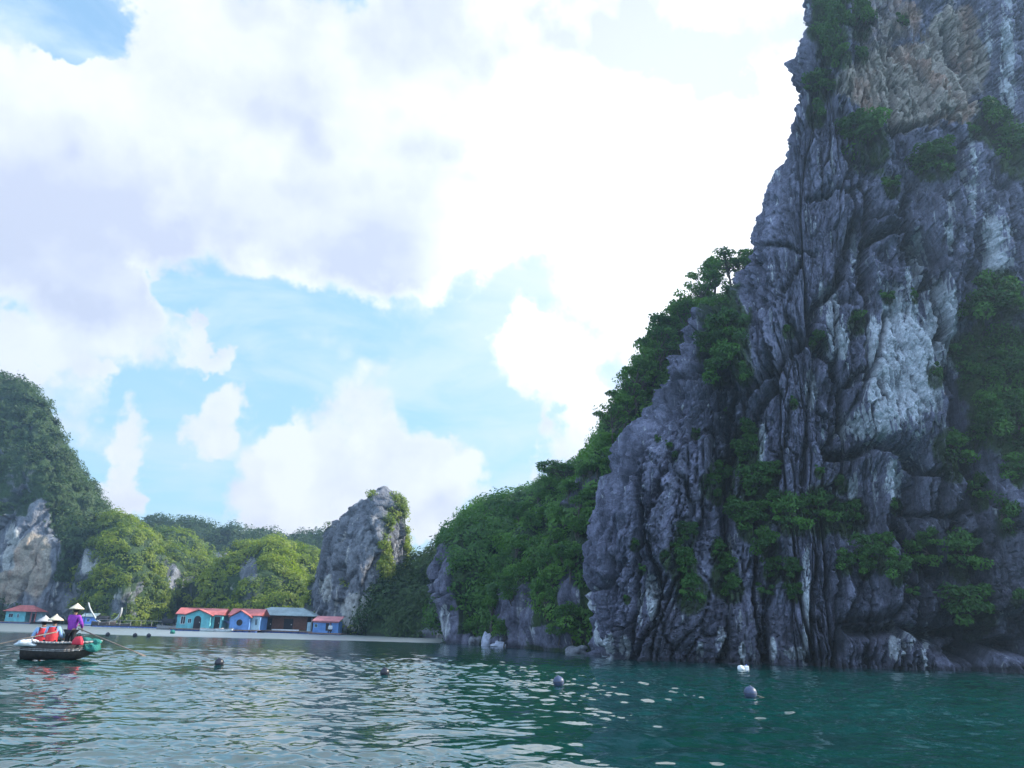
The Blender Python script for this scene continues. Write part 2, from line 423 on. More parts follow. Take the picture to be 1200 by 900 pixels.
def near_disp(p, n):
    px, py = proj(p)
    wv = np.stack([fbm(p * .12, 3, 40), fbm(p * .12, 3, 41), fbm(p * .12, 3, 42)], 1)
    lean = 0.30 * sstep(950, 700, px)
    q = p.copy(); q[:, 0] -= lean * (p[:, 2] - 8)
    q = q + wv * np.array([.8, .8, .8])
    up = sstep(250, 120, py)               # the pale top wall is smoother and pitted
    low = fbm(q * np.array([.07, .07, .045]), 3, 1) * 1.7
    jit = fbm(p * 1.3, 4, 43)[:, None] * .13 + fbm(p * 5.0, 2, 48)[:, None] * .05
    q1 = q + jit; q2 = q + wv * .4 + jit
    d1, d2, c1, t1 = voro(q1 * np.array([.38, .38, .060]), 11)
    e1, e2, c2, t2 = voro(q2 * np.array([1.05, 1.05, .135]), 21)
    g1, g2, c3, t3 = voro((q + wv * .6 + jit * .5) * np.array([2.9, 2.9, .8]), 31)
    k1 = np.exp(-((d2 - d1) / .035) ** 2); k2 = np.exp(-((e2 - e1) / .05) ** 2); k3 = np.exp(-((g2 - g1) / .09) ** 2)
    fl = 1 - np.abs(vnoise(q * np.array([.9, .9, .10]), 7))
    rg = 1 - np.abs(fbm(q * np.array([2.2, 2.2, .5]), 5, 63, .62))
    sm = 1 - .8 * np.maximum(ell(px, py, 1055, 430, 55, 100), ell(px, py, 940, 270, 45, 80))
    d = low + ((c1 - .5) * 1.1 + t1 * 1.2) * (1 - .6 * up) * (.4 + .6 * sm) + ((c2 - .5) * .5 + t2 * .55) * (1 - .5 * up) * sm + ((c3 - .5) * .20 + t3 * .40) * sm
    d -= 1.1 * k1 * (1 - .7 * up) + .48 * k2 * sm + .12 * k3 + .25 * fl ** 8
    s1 = fbm(q1 * np.array([.75, .75, .11]), 4, 95, .55) * 7; s2 = fbm(q2 * np.array([2.0, 2.0, .42]), 4, 97, .6) * 6
    f1 = s1 - np.floor(s1); f2 = s2 - np.floor(s2)
    sm = sm * (.55 + .45 * sstep(900, 1000, px + 0 * py))
    d += (np.floor(s1) + sstep(.0, .16, f1)) / 7 * 1.9 * (.35 + .65 * sm) + (np.floor(s2) + sstep(0, .22, f2)) / 6 * .62 * (.5 + .5 * sm) * (1 - .6 * up)
    d += (.5 - np.abs(vnoise(q2 * np.array([2.6, 2.6, .26]), 91))) * .30 * sm + (.5 - np.abs(vnoise(q2 * np.array([6.0, 6.0, .8]), 92))) * .17 * (1 - .7 * up)
    d += fbm(p * 1.6, 5, 60, .6) * .16 + fbm(p * np.array([.5, .5, .5]), 3, 61) * .35 + (rg - .7) * .30
    wob = fbm(p * .5, 3, 70) * 5
    cr = np.zeros(len(p))
    for wdt, dep, pl in CRACKS:
        m = np.exp(-(polydist(px + wob, py + wob, pl) / wdt) ** 2)
        d -= m * dep; cr = np.maximum(cr, m)
    # hollows and bulges: the arch roof, the overhang, the recess on the right, the undercut at the water
    d -= 1.2 * ell(px, py, 1065, 292, 34, 22) * sstep(262, 272, py)
    d += 1.3 * ell(px, py, 1055, 450, 60, 75) + 1.0 * ell(px, py, 880, 330, 60, 150)
    d -= 2.0 * ell(px, py, 1175, 470, 60, 130) + 1.2 * ell(px, py, 1040, 590, 70, 50)
    d -= 1.5 * ell(px, py, 1170, 745, 90, 32)
    d += 1.2 * ell(px, py, 760, 640, 60, 140) - 1.1 * ell(px, py, 872, 600, 28, 120)
    d -= .7 * sstep(.9, .2, p[:, 2]) * (0.6 + .4 * vnoise(p * .5, 9))
    flat = sstep(.35, .0, n[:, 2])
    return d, np.clip(k1 * .8 * (1 - .5 * up) + k2 * .5 + cr * .9 + .25 * k3, 0, 1)
SHRUBS = []
def near_paint(p, n, at):
    px, py = proj(p)
    wb = fbm(p * .35, 4, 80) * .55
    b = np.maximum(ell(px, py, 1072, 95, 85, 75, wb), ell(px, py, 1040, 30, 60, 50, wb) * .7)
    b = np.maximum(b, ell(px, py, 1120, 60, 45, 60, wb))
    at['beige'][:] = b
    pl = np.maximum(ell(px, py, 1055, 425, 48, 95, wb), ell(px, py, 1100, 370, 25, 60, wb))
    pl = np.maximum(pl, ell(px, py, 1020, 500, 40, 26, wb) * .8)
    for x, y, rx, ry in STREAKS: pl = np.maximum(pl, ell(px, py, x, y, rx, ry, wb * 1.2) * .85)
    at['pale'][:] = pl
    at['darkened'][:] = np.maximum(at['darkened'], .75 * np.maximum(ell(px, py, 1150, 680, 150, 110, wb * 1.3), ell(px, py, 950, 745, 260, 34, wb * 1.6) * .8))  # plus uneven darker patches low and lower right on the cliff
    at['darkened'][:] *= 1 - np.clip(pl, 0, 1)
    v = ell(px, py, 970, 10, 30, 80, wb) * .7
    v = np.maximum(v, ell(px, py, 1175, 450, 55, 110, wb) * .75)
    for x, y, r in SHRUB_PX: v = np.maximum(v, .62 * ell(px, py, x, y + r * .3, r * .6, r * .8, wb))
    v = np.maximum(v, .7 * ell(px, py, 850, 370, 34, 55, wb))
    at['veg'][:] = v
SHRUB_PX = [(1020, 150, 50), (1000, 142, 30), (1098, 175, 38), (1085, 186, 28), (1165, 135, 38), (1190, 162, 42), (1045, 215, 20), (1110, 195, 16),
  (1005, 370, 24), (960, 395, 22), (925, 385, 13), (1040, 345, 14), (1168, 338, 52), (1140, 355, 24), (1097, 435, 20), (1072, 345, 13), (1185, 345, 34),
  (850, 415, 50), (832, 400, 32), (852, 378, 44), (872, 435, 24), (835, 430, 24),
  (1160, 412, 38), (1192, 420, 44), (1165, 488, 48), (1185, 470, 34), (1120, 520, 44), (1145, 500, 34), (1158, 435, 20), (1195, 500, 40),
  (875, 500, 30), (877, 522, 36), (887, 558, 42), (903, 548, 26), (845, 552, 30), (833, 562, 24), (840, 577, 16), (928, 595, 42), (960, 588, 46),
  (1000, 600, 34), (885, 602, 42), (900, 632, 32), (908, 585, 32), (985, 562, 18), (862, 590, 22),
  (805, 620, 26), (800, 652, 36), (810, 684, 34), (795, 640, 22), (850, 660, 36), (860, 684, 24), (779, 650, 12), (745, 635, 12), (752, 665, 10), (845, 640, 26),
  (1030, 640, 42), (1052, 662, 34), (1080, 640, 38), (1092, 628, 22), (1050, 590, 15), (1192, 695, 20), (895, 690, 16), (905, 662, 30), (927, 662, 26),
  (930, 690, 22), (1070, 690, 15), (990, 655, 28), (1140, 705, 52), (1130, 640, 44), (1180, 600, 44), (1150, 570, 36), (1195, 545, 34), (1015, 660, 24),
  (785, 520, 11), (790, 532, 12), (815, 505, 11), (735, 700, 10), (850, 480, 9), (930, 470, 13), (960, 550, 12), (770, 512, 9),
  (1010, 18, 36), (978, 22, 40), (988, 60, 22), (970, 50, 34), (962, 90, 30), (955, 130, 24), (1060, 20, 14), (1010, 60, 18), (1140, 150, 14)]
near_ctrl = [(696, 46, 696, 775, 47, 2), (698, 45.5, 697, 735, 47, 3), (702, 44.8, 699, 690, 47.5, 3.2), (710, 44, 710, 640, 48, 3.5), (722, 43.4, 738, 590, 49, 3.5),
             (735, 43, 758, 545, 50, 3.5), (752, 42.6, 776, 500, 51, 3.5), (780, 42.2, 818, 440, 52.5, 3.5), (822, 41.8, 864, 385, 54, 3.5),
             (872, 41.4, 908, 350, 55, 4), (915, 41, 956, 290, 55.5, 4.5), (936, 40.6, 958, 230, 56, 4.5), (955, 40.4, 964, 160, 56.5, 4.5),
             (972, 40.2, 974, 90, 57, 4.5), (992, 40, 984, 30, 57.5, 4.5), (1015, 40, 992, -40, 58, 4.5), (1060, 39.7, 1050, -130, 59, 4.5), (1130, 39.6, 1130, -190, 60, 4.5),
             (1220, 39.6, 1260, -210, 62, 4.5), (1340, 40.5, 1400, -180, 64, 4.5), (1480, 43, 1560, -80, 66, 4)]
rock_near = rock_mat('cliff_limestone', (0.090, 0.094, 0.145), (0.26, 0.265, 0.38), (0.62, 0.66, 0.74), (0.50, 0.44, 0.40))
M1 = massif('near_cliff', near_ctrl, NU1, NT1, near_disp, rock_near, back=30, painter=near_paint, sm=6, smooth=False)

def hill_disp(S, rocky=1.0, seed=100, lump=0.0):
    def f(p, n):
        wv = np.stack([fbm(p * .12 / S, 3, seed), fbm(p * .12 / S, 3, seed + 1), fbm(p * .12 / S, 3, seed + 2)], 1)
        q = p + wv * 2.5 * S
        low = fbm(q * np.array([.06, .06, .04]) / S, 3, seed + 3) * 3.0 * S
        q = q + fbm(p * 1.0 / S, 3, seed + 30)[:, None] * .3 * S
        d1, d2, c1, t1 = voro(q * np.array([.30, .30, .08]) / S, seed + 5)
        e1, e2, c2, t2 = voro(q * np.array([.9, .9, .22]) / S, seed + 9)
        k1 = np.exp(-((d2 - d1) / .06) ** 2); k2 = np.exp(-((e2 - e1) / .09) ** 2)
        d = low + rocky * S * ((c1 - .5) * 1.5 + t1 * 2.2 + (c2 - .5) * .5 + t2 * .9 - .8 * k1 - .3 * k2) + fbm(p * .8 / S, 4, seed + 12) * .5 * S
        if lump: d = d + lump * ((1 - np.abs(fbm(p * np.array([.075, .075, .03]), 3, seed + 20)) * 3.2) * 4.0 + fbm(p * .16, 3, seed + 25) * 2.5)
        fade = sstep(-1, 2.5 * S, p[:, 2]) * .8 + .2
        return d * fade, rocky * (k1 * .6 + k2 * .35)
    return f
def veg_paint(bare, seed=200, up=0.35, base=0.9, beige=(), pale=()):
    def f(p, n, at):
        px, py = proj(p)
        wb = fbm(p * .10, 4, seed) * .6
        v = np.full(len(p), base)
        for x, y, rx, ry in bare: v = v - 1.1 * ell(px, py, x, y, rx, ry, wb)
        v = v + .35 * (n[:, 2] - up) + .5 * fbm(p * .18, 3, seed + 4)
        at['veg'][:] = np.clip(v, 0, 1)
        for x, y, rx, ry in beige: at['beige'][:] = np.maximum(at['beige'], ell(px, py, x, y, rx, ry, wb))
        for x, y, rx, ry in pale: at['pale'][:] = np.maximum(at['pale'], ell(px, py, x, y, rx, ry, wb))
    return f
rock_mid = rock_mat('hill_limestone', (0.095, 0.095, 0.145), (0.23, 0.23, 0.32), (0.55, 0.57, 0.62), (0.46, 0.38, 0.31), s=0.5)
rock_far = rock_mat('far_limestone', (0.12, 0.125, 0.16), (0.27, 0.28, 0.32), (0.58, 0.57, 0.56), (0.48, 0.41, 0.34), s=0.32, pale_amt=.8)

# wooded slope right behind the near cliff
M2 = massif('wooded_slope', [(548, 71, 560, 700, 74, 1.6), (558, 70, 590, 640, 78, 1.6), (575, 68, 615, 588, 82, 1.6), (600, 64, 645, 562, 84, 1.6), (620, 62, 690, 545, 84, 1.6),
     (640, 59, 722, 520, 82, 1.7), (655, 57, 762, 472, 80, 1.7), (670, 55, 800, 415, 79, 1.8), (690, 54, 848, 352, 78, 1.8), (730, 53, 885, 345, 77, 1.8),
     (780, 53, 925, 320, 78, 2), (850, 54, 980, 300, 80, 2)], 200, 200, hill_disp(.9, .8, 100), rock_mid, back=40,
     painter=veg_paint([(600, 715, 24, 30), (665, 690, 12, 30), (645, 745, 30, 12), (590, 752, 25, 10)], 210))
# dark rock nose left of it
M2b = massif('rock_promontory', [(519, 74, 519, 756, 75, 2), (518, 73.5, 515, 730, 76, 3), (521, 73, 506, 700, 80, 3), (530, 72, 503, 668, 86, 2.6), (540, 71.5, 515, 628, 92, 2.2), (552, 71, 540, 600, 97, 2),
     (566, 70, 565, 584, 100, 1.8), (580, 70, 600, 578, 102, 1.7), (610, 70, 650, 566, 104, 1.7), (660, 70, 720, 560, 104, 1.7)], 150, 150, hill_disp(1.0, .9, 130), rock_mid, back=30,
     painter=veg_paint([(512, 672, 16, 36), (525, 725, 13, 30), (552, 750, 30, 8)], 230, pale=[(522, 730, 8, 26)]))
M3 = massif('green_spur', [(425, 112, 425, 742, 113, 1.8), (430, 110, 438, 700, 118, 1.6), (445, 109, 455, 684, 122, 1.6), (470, 107, 480, 672, 126, 1.6), (500, 105, 505, 656, 128, 1.6), (530, 104, 535, 640, 130, 1.6),
     (580, 104, 590, 618, 130, 1.6)], 90, 70, hill_disp(1.1, .5, 150), rock_far, back=30, painter=veg_paint([(520, 740, 30, 5)], 240))
M4 = massif('rock_spire', [(359, 130.9, 359, 742, 129.9, 2), (362, 128.1, 363, 710, 130.6, 2.5), (367, 124.7, 369, 680, 131.2, 3), (375, 121.7, 376, 645, 131.6, 3), (386, 118.6, 389, 618, 132.0, 3), (396, 116.7, 405, 606, 131.6, 3),
     (404, 115.5, 415, 604, 131.3, 3), (414, 115.0, 424, 590, 131.7, 3), (424, 115.0, 438, 580, 132.2, 3), (434, 115.6, 450, 570, 132.4, 3), (443, 117.1, 457, 578, 132.7, 3), (451, 118.8, 462, 598, 132.5, 3), (458, 121.1, 466, 622, 132.4, 3),
     (464, 123.4, 466, 655, 131.8, 3), (468, 125.9, 469, 690, 131.1, 3), (473, 128.8, 475, 720, 129.5, 2.5), (477, 131.9, 478, 742, 129.9, 2)], 170, 190, hill_disp(.8, .9, 160), rock_far, back=14, sm=1.5,
     painter=veg_paint([(385, 680, 18, 50), (425, 640, 22, 60), (400, 640, 14, 40), (420, 710, 22, 26), (376, 700, 12, 30), (450, 580, 14, 22), (462, 640, 8, 30)], 250, base=.58, pale=[(380, 690, 10, 25), (418, 715, 20, 20)]))
M5 = massif('sunlit_hill', [(205, 163.0, 205, 735, 158.2, 2), (215, 156.7, 232, 705, 167.9, 1.8), (235, 146.6, 258, 680, 172.8, 1.8), (255, 140.7, 275, 658, 175.3, 1.8), (275, 136.8, 300, 646, 176.4, 1.8), (298, 136.1, 322, 643, 176.2, 1.8),
     (320, 138.0, 342, 648, 176.8, 1.8), (340, 142.9, 358, 660, 176.0, 1.8), (355, 149.2, 368, 682, 173.3, 1.8), (368, 155.9, 376, 710, 167.7, 1.8), (380, 164.0, 382, 735, 160.2, 2)], 120, 90, hill_disp(1.4, .45, 170, .8), rock_far, back=40,
     painter=veg_paint([(292, 668, 13, 16)], 260, base=.82))
M6 = massif('back_ridge', [(120, 235, 120, 630, 265, 1.7), (150, 232, 165, 618, 270, 1.7), (185, 232, 195, 617, 270, 1.7), (210, 230, 222, 616, 272, 1.7), (235, 230, 240, 620, 272, 1.7), (255, 230, 258, 630, 272, 1.7),
     (268, 230, 270, 619, 272, 1.7), (285, 230, 285, 630, 272, 1.7), (305, 230, 306, 624, 272, 1.7), (330, 230, 330, 628, 272, 1.7), (345, 230, 350, 624, 272, 1.7), (370, 230, 375, 628, 272, 1.7),
     (400, 232, 402, 626, 272, 1.7), (430, 235, 440, 645, 268, 1.7), (470, 235, 480, 690, 268, 1.7), (500, 240, 505, 740, 245, 1.7)], 200, 80, hill_disp(2.0, .5, 180), rock_far, back=60,
     painter=veg_paint([(230, 655, 40, 16), (270, 655, 30, 14)], 270))
M7 = massif('shoulder_hill', [(60, 194.9, 60, 690, 198.8, 1.8), (100, 181.9, 100, 660, 205.8, 1.8), (135, 172.4, 140, 640, 207.1, 1.8), (165, 168.2, 172, 628, 208.5, 1.8), (190, 167.0, 198, 628, 208.4, 1.8), (210, 167.0, 218, 642, 206.7, 1.8),
     (230, 169.0, 236, 660, 204.3, 1.8), (246, 172.3, 252, 684, 200.0, 1.8), (262, 178.3, 266, 705, 195.9, 1.8), (285, 187.7, 290, 738, 187.5, 1.8)], 110, 90, hill_disp(1.5, .5, 190, .8), rock_far, back=50,
     painter=veg_paint([(200, 675, 10, 14), (225, 690, 10, 16)], 280, base=.8))
M8 = massif('leafy_bluff', [(62, 165.9, 62, 690, 168.8, 2), (80, 155.6, 85, 650, 171.3, 2), (100, 146.4, 108, 618, 172.4, 2), (118, 141.5, 128, 606, 173.5, 2), (138, 139.1, 148, 610, 173.5, 2), (155, 140.3, 165, 628, 173.1, 2), (168, 143.5, 178, 648, 172.1, 2),
     (178, 147.9, 188, 672, 169.1, 2), (188, 154.0, 192, 700, 164.3, 2), (198, 161.9, 198, 735, 158.8, 2)], 120, 110, hill_disp(1.1, .6, 195, .5), rock_far, back=40,
     painter=veg_paint([(103, 665, 10, 22)], 285, base=.78, pale=[(103, 668, 10, 22), (140, 685, 12, 24)]))
M9 = massif('left_cliff', [(-330, 150, -420, 300, 190, 2.4), (-200, 152, -220, 350, 188, 2.4), (-90, 153, -80, 415, 186, 2.4), (-30, 154, -15, 442, 185, 2.4), (0, 154, 12, 449, 184, 2.4), (25, 154, 35, 468, 183, 2.4),
     (42, 154, 55, 500, 182, 2.4), (56, 155, 76, 540, 180, 2.4), (70, 155, 95, 575, 178, 2.4), (84, 156, 106, 602, 176, 2.4), (98, 157, 115, 632, 173, 2.4), (110, 158, 120, 670, 168, 2.4), (122, 160, 123, 738, 163, 2)],
     220, 200, hill_disp(1.5, .7, 300), rock_far, back=50,
     painter=veg_paint([(28, 660, 38, 60), (70, 700, 40, 20), (2, 640, 14, 40), (45, 600, 14, 20), (105, 655, 8, 16)], 290, base=.95, beige=[(40, 665, 24, 45), (10, 690, 20, 20)], pale=[(15, 650, 10, 40)]))
MASS = [M1, M2, M2b, M3, M4, M5, M6, M7, M8, M9]

# ---------------------------------------------------------------- water and bed
def water_mat():
    m, t, b, _ = new_mat('sea_water')
    co = N(t, 'ShaderNodeTexCoord').outputs['Object']
    n = noise(t, co, 0.05, 3)
    c = mix(t, n, (0.0008, 0.038, 0.035), (0.0015, 0.052, 0.047))
    t.links.new(c, b.inputs['Base Color'])
    b.inputs['IOR'].default_value = 1.7; b.inputs['Specular IOR Level'].default_value = 1.0
    sp = N(t, 'ShaderNodeSeparateXYZ'); t.links.new(co, sp.inputs[0])
    yy = math_node(t, 'ADD', sp.outputs[1], math_node(t, 'MULTIPLY', math_node(t, 'SUBTRACT', noise(t, vmath(t, 'MULTIPLY', co, (.25, 1, 1)), .12, 3), .5), 22.0))
    band = math_node(t, 'MULTIPLY', maprange(t, yy, 66.0, 74.0), maprange(t, sp.outputs[0], 2.0, -4.0))
    far = maprange(t, sp.outputs[1], 14.0, 60.0, 0.015, 0.12)
    ro = N(t, 'ShaderNodeMix', data_type='FLOAT'); t.links.new(band, ro.inputs[0]); t.links.new(far, ro.inputs[2]); ro.inputs[3].default_value = .36
    t.links.new(ro.outputs[0], b.inputs['Roughness'])
    io = N(t, 'ShaderNodeMix', data_type='FLOAT'); t.links.new(band, io.inputs[0]); io.inputs[2].default_value = 1.6; io.inputs[3].default_value = 3.6; t.links.new(io.outputs[0], b.inputs['IOR'])
    r = noise(t, vmath(t, 'MULTIPLY', co, (1, 1.3, 1)), 3.2, 3, .5)
    t.links.new(bump(t, r, 0.14, 0.05), b.inputs['Normal'])
    return m
def build_water():
    rng = np.random.default_rng(5)
    th = np.concatenate([np.linspace(-180, -42, 60)[:-1], np.linspace(-42, 42, NTH), np.linspace(42, 180, 60)[1:]])
    th = np.radians(th)
    r = np.concatenate([[.02, 1, 2, 3, 4, 5], np.exp(np.linspace(np.log(6), np.log(90), NR)), np.exp(np.linspace(np.log(93), np.log(6000), 60))])
    T, Rr = np.meshgrid(th, r, indexing='ij')
    X = np.sin(T) * Rr; Y = np.cos(T) * Rr
    Z = np.zeros_like(X)
    cell = Rr * 0.0040
    p = np.stack([X, Y, X * 0], 2).reshape(-1, 3)
    ww = fbm(p * np.array([.10, .16, 1]), 3, 77).reshape(X.shape)
    gust = .55 + .9 * ww
    wx = X + 0.25 * vnoise(p * .7, 3).reshape(X.shape); wy = Y + 0.25 * vnoise(p * .7, 4).reshape(X.shape)
    for i in range(60):
        L = .20 * (2.6 / .20) ** (rng.random() ** 1.3)
        a = rng.normal(0.15, 1.0) + PI / 2
        k = 2 * PI / L; ph = rng.random() * 6.28
        A = L * (.0100 if L < .8 else .0070) * (1.0 if L < 1.4 else .42)
        att = np.clip(L / (cell * 3.2) - .6, 0, 1)
        s = np.sin(k * (wx * cos(a) + wy * sin(a)) + ph)
        Z += A * att * (s * .75 + .25 * (1 - 2 * np.abs(s) ** 1.0)) * (gust if L < 1.2 else 1)
    calm = sstep(34, 52, Y + 3.5 * ww * 3)
    Z *= 1 - .55 * calm
    V = np.stack([X, Y, Z], 2).reshape(-1, 3)
    nu, nv = X.shape
    # open ring round the viewer: close the seam at 180 degrees
    f = grid_faces(nu, nv)
    o = np_obj('water', V, f, water_mat(), smooth=True)
    tag(o, kind='structure')
build_water()

# ---------------------------------------------------------------- leaves, shrubs, trees
def leaf_quads(cen, out, leaf, rng, tone, flat=0.5, rnd=.75):
    """one pointed leaf quad per centre; out: outward direction"""
    n = len(cen)
    nr = out * 1.0 + rng.normal(0, rnd, (n, 3)); nr[:, 2] += flat
    nr /= np.linalg.norm(nr, axis=1, keepdims=True) + 1e-9
    a = np.cross(nr, rng.normal(0, 1, (n, 3))); a /= np.linalg.norm(a, axis=1, keepdims=True) + 1e-9
    b = np.cross(nr, a)
    L = (leaf * rng.uniform(.65, 1.35, n))[:, None]
    v = np.stack([cen - a * L, cen + b * L * .48 + nr * L * .08, cen + a * L, cen - b * L * .48 + nr * L * .08], 1).reshape(-1, 3)
    f = np.arange(n * 4).reshape(n, 4)
    return v, f, np.repeat(tone, 4)
def clump_leaves(cen, rad, cnt, leaf, rng, squash=.8, tone_c=None, bumpy=.35, nrm=None):
    """leaves spread in the outer part of lumpy balls"""
    n = len(cen); k = cnt
    idx = np.repeat(np.arange(n), k)
    d = rng.normal(0, 1, (n * k, 3)); d[:, 2] = d[:, 2] * .9 + .25
    d /= np.linalg.norm(d, axis=1, keepdims=True)
    lum = 1 + bumpy * vnoise(d * 2.3 + idx[:, None] * 3.7, 9)
    rr = rng.uniform(.35, 1.0, n * k) ** .45 * lum
    r = rad[idx][:, None] * rr[:, None] * np.array([1, 1, squash])
    c = cen[idx] + d * r
    tc = rng.uniform(0, 1, n) if tone_c is None else tone_c
    tone = np.clip(.70 * tc[idx] + .30 * rng.uniform(0, 1, n * k), 0, 1)
    lf = leaf if np.isscalar(leaf) else leaf[idx]
    if nrm is not None: return leaf_quads(c, d * .5 + nrm[idx] * 1.3, np.full(n * k, leaf), rng, tone, .15, .5)
    return leaf_quads(c, d, np.full(n * k, leaf) if np.isscalar(leaf) else lf, rng, tone)

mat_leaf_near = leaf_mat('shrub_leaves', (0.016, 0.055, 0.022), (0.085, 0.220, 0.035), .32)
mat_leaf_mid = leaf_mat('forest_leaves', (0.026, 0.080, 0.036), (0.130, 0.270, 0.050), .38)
mat_leaf_sun = leaf_mat('sunlit_leaves', (0.030, 0.085, 0.030), (0.330, 0.370, 0.030), .40)  # sunlight put into the leaf colour: brighter and yellower for the lit hills
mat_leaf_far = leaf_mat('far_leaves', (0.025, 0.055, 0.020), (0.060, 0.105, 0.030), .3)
mat_bark = plain('bark', (0.11, 0.095, 0.085), .9, .35, 12, .2, .4)

def tubes(segs, n=6):
    """segs: list of (p0, p1, r0, r1); returns verts, faces of tapered tubes"""
    V, Fc = [], []
    for p0, p1, r0, r1 in segs:
        p0 = np.array(p0, float); p1 = np.array(p1, float); d = p1 - p0; L = np.linalg.norm(d) + 1e-9; d /= L
        a = np.cross(d, [0.3, 1, .2]); a /= np.linalg.norm(a); b = np.cross(d, a)
        o = sum(len(x) for x in V)
        t = np.arange(n) * 2 * PI / n
        ring = np.cos(t)[:, None] * a + np.sin(t)[:, None] * b
        V.append(np.concatenate([p0 - d * r0 * .3 + ring * r0, p1 + ring * r1]))
        for i in range(n):
            j = (i + 1) % n; Fc.append((o + i, o + j, o + n + j, o + n + i))
    return np.concatenate(V), np.array(Fc)
def branchy(rng, H, lobes, r0):
    segs = []; p = np.zeros(3); q = p.copy(); k = 4
    for i in range(k):
        q = p + np.array([rng.normal(0, .05) * H, rng.normal(0, .05) * H, H / k]); segs.append((p, q, r0 * (1 - .15 * i), r0 * (1 - .15 * (i + 1)))); p = q
    trunk_pts = [s[1] for s in segs]
    for c in lobes:
        s = trunk_pts[rng.integers(1, k)]; m = s * .5 + c * .5 + np.array([0, 0, -.06 * H]); r = r0 * .38
        segs.append((s, m, r, r * .7)); segs.append((m, c, r * .7, r * .25))
        for _ in range(2):
            e = c + rng.normal(0, .16, 3); segs.append((m * .3 + c * .7, e, r * .3, r * .08))
    return segs
def tree_meshes(seed, H, spread, nl, per, leaf, squash=.6, lobe=.34, flat=False):
    rng = np.random.default_rng(seed)
    L = []
    for i in range(nl):
        a = rng.uniform(0, 2 * PI); rr = spread * math.sqrt(rng.uniform(0, 1))
        z = H * (1.0 if flat else rng.uniform(.75, 1.3)) + (rng.normal(0, .05) if flat else .30 * (1 - rr / spread))
        L.append((rr * cos(a), rr * sin(a) * .8, z))
    L = np.array(L); rad = rng.uniform(.7, 1.25, nl) * lobe
    v, f, t = clump_leaves(L, rad, per, leaf, rng, squash)
    tv, tf = tubes(branchy(rng, H * .8, L, .05 * H))
    return (np_mesh('crown', v, f, None, False, {'tone': t}), np_mesh('trunk', tv, tf, mat_bark, True))
def shrub_meshes(seed, nl, per, leaf, droop=.5):
    rng = np.random.default_rng(seed)
    a = rng.uniform(0, 2 * PI, nl); r = np.sqrt(rng.uniform(0, 1, nl)) * .72
    c = np.stack([np.cos(a) * r, -.15 + np.sin(a) * r * .45, .25 * (1 - r) + rng.normal(0, .28, nl) - droop * r * rng.uniform(0, 1, nl)], 1)
    rad = rng.uniform(.18, .42, nl)
    v, f, t = clump_leaves(c, rad, per, leaf, rng, .75)
    segs = []
    for q in c[:7]: segs.append(((0, .35, -.25), q * .5 + np.array([0, .1, -.05]), .04, .025)); segs.append((q * .5 + np.array([0, .1, -.05]), q, .025, .008))
    tv, tf = tubes(segs, 5)
    return (np_mesh('foliage', v, f, None, False, {'tone': t}), np_mesh('stem', tv, tf, mat_bark, True))

def px_of(M):
    if 'px' not in M:
        M['px'], M['py'] = proj(M['p']); M['dist'] = np.linalg.norm(M['p'] - np.array([0, 0, EYE]), axis=1)
        tc = np.array([0, 0, EYE]) - M['p']; tc /= np.linalg.norm(tc, axis=1, keepdims=True)
        M['face'] = (M['n'] * tc).sum(1)
    return M
def surf(M, x, y, tol=7):
    px_of(M)
    d = np.hypot(M['px'] - x, M['py'] - y)
    ok = d < tol
    while not ok.any(): tol *= 1.6; ok = d < tol
    i = np.where(ok)[0]; j = i[np.argmin(M['dist'][i] + d[i] * .15)]
    return M['p'][j], M['n'][j]
EMP = {}
def empty(name, loc, rz=0.0, scale=1.0):
    o = bpy.data.objects.new(name, None); COL.objects.link(o)
    o.location = tuple(loc); o.rotation_euler = (0, 0, rz)
    o.scale = (scale,) * 3 if np.isscalar(scale) else scale
    o.empty_display_size = .3
    return o
def kid(name, me, parent, mat=None):
    if mat and not me.materials: me.materials.append(mat)
    o = bpy.data.objects.new(name, me); COL.objects.link(o); o.parent = parent
    return o
ORD = ['topmost', 'second from the top', 'third from the top', 'fourth from the top', 'fifth from the top', 'sixth from the top', 'seventh from the top', 'eighth from the top', 'ninth from the top',
       'tenth from the top', 'eleventh from the top', 'twelfth from the top', 'thirteenth from the top', 'fourteenth from the top', 'fifteenth from the top', 'sixteenth from the top', 'seventeenth from the top',
       'eighteenth from the top', 'nineteenth from the top', 'twentieth from the top', 'twenty-first from the top', 'twenty-second from the top', 'twenty-third from the top', 'twenty-fourth from the top', 'twenty-fifth from the top']
BIG = [shrub_meshes(s, 13, 120, .085) for s in (1, 2, 3)]
SML = [shrub_meshes(s, 7, 90, .12, .35) for s in (4, 5)]
for a, b in BIG + SML: a.materials.append(mat_leaf_near)
ZONES = [('shrub under the pale upper wall of the cliff', lambda x, y: y < 230 and x > 995),
         ('shrub on the upper left cliff edge', lambda x, y: y < 230),
         ('shrub on the recessed right cliff side', lambda x, y: x > 1105 and y < 580),
         ('shrub beside the cliff\'s white rock face', lambda x, y: x > 900 and y < 480),
         ('shrub on the leafy shoulder of the near cliff', lambda x, y: x > 820 and y < 460),
         ('shrub on the bare left buttress of the cliff', lambda x, y: x < 795 or (x < 830 and y < 540)),
         ('shrub in the narrow left gully of the near cliff', lambda x, y: x < 872 and y > 605),
         ('shrub in the central gully of the cliff', lambda x, y: x < 1000 and y < 645),
         ('shrub low on the dark cliff right half', lambda x, y: x >= 1000),
         ('shrub low above the water at the central gully', lambda x, y: True)]
rng = np.random.default_rng(11)
byzone = {}
for (x, y, s) in SHRUB_PX:
    for zn, fn in ZONES:
        if fn(x, y): byzone.setdefault(zn, []).append((y, x, s)); break
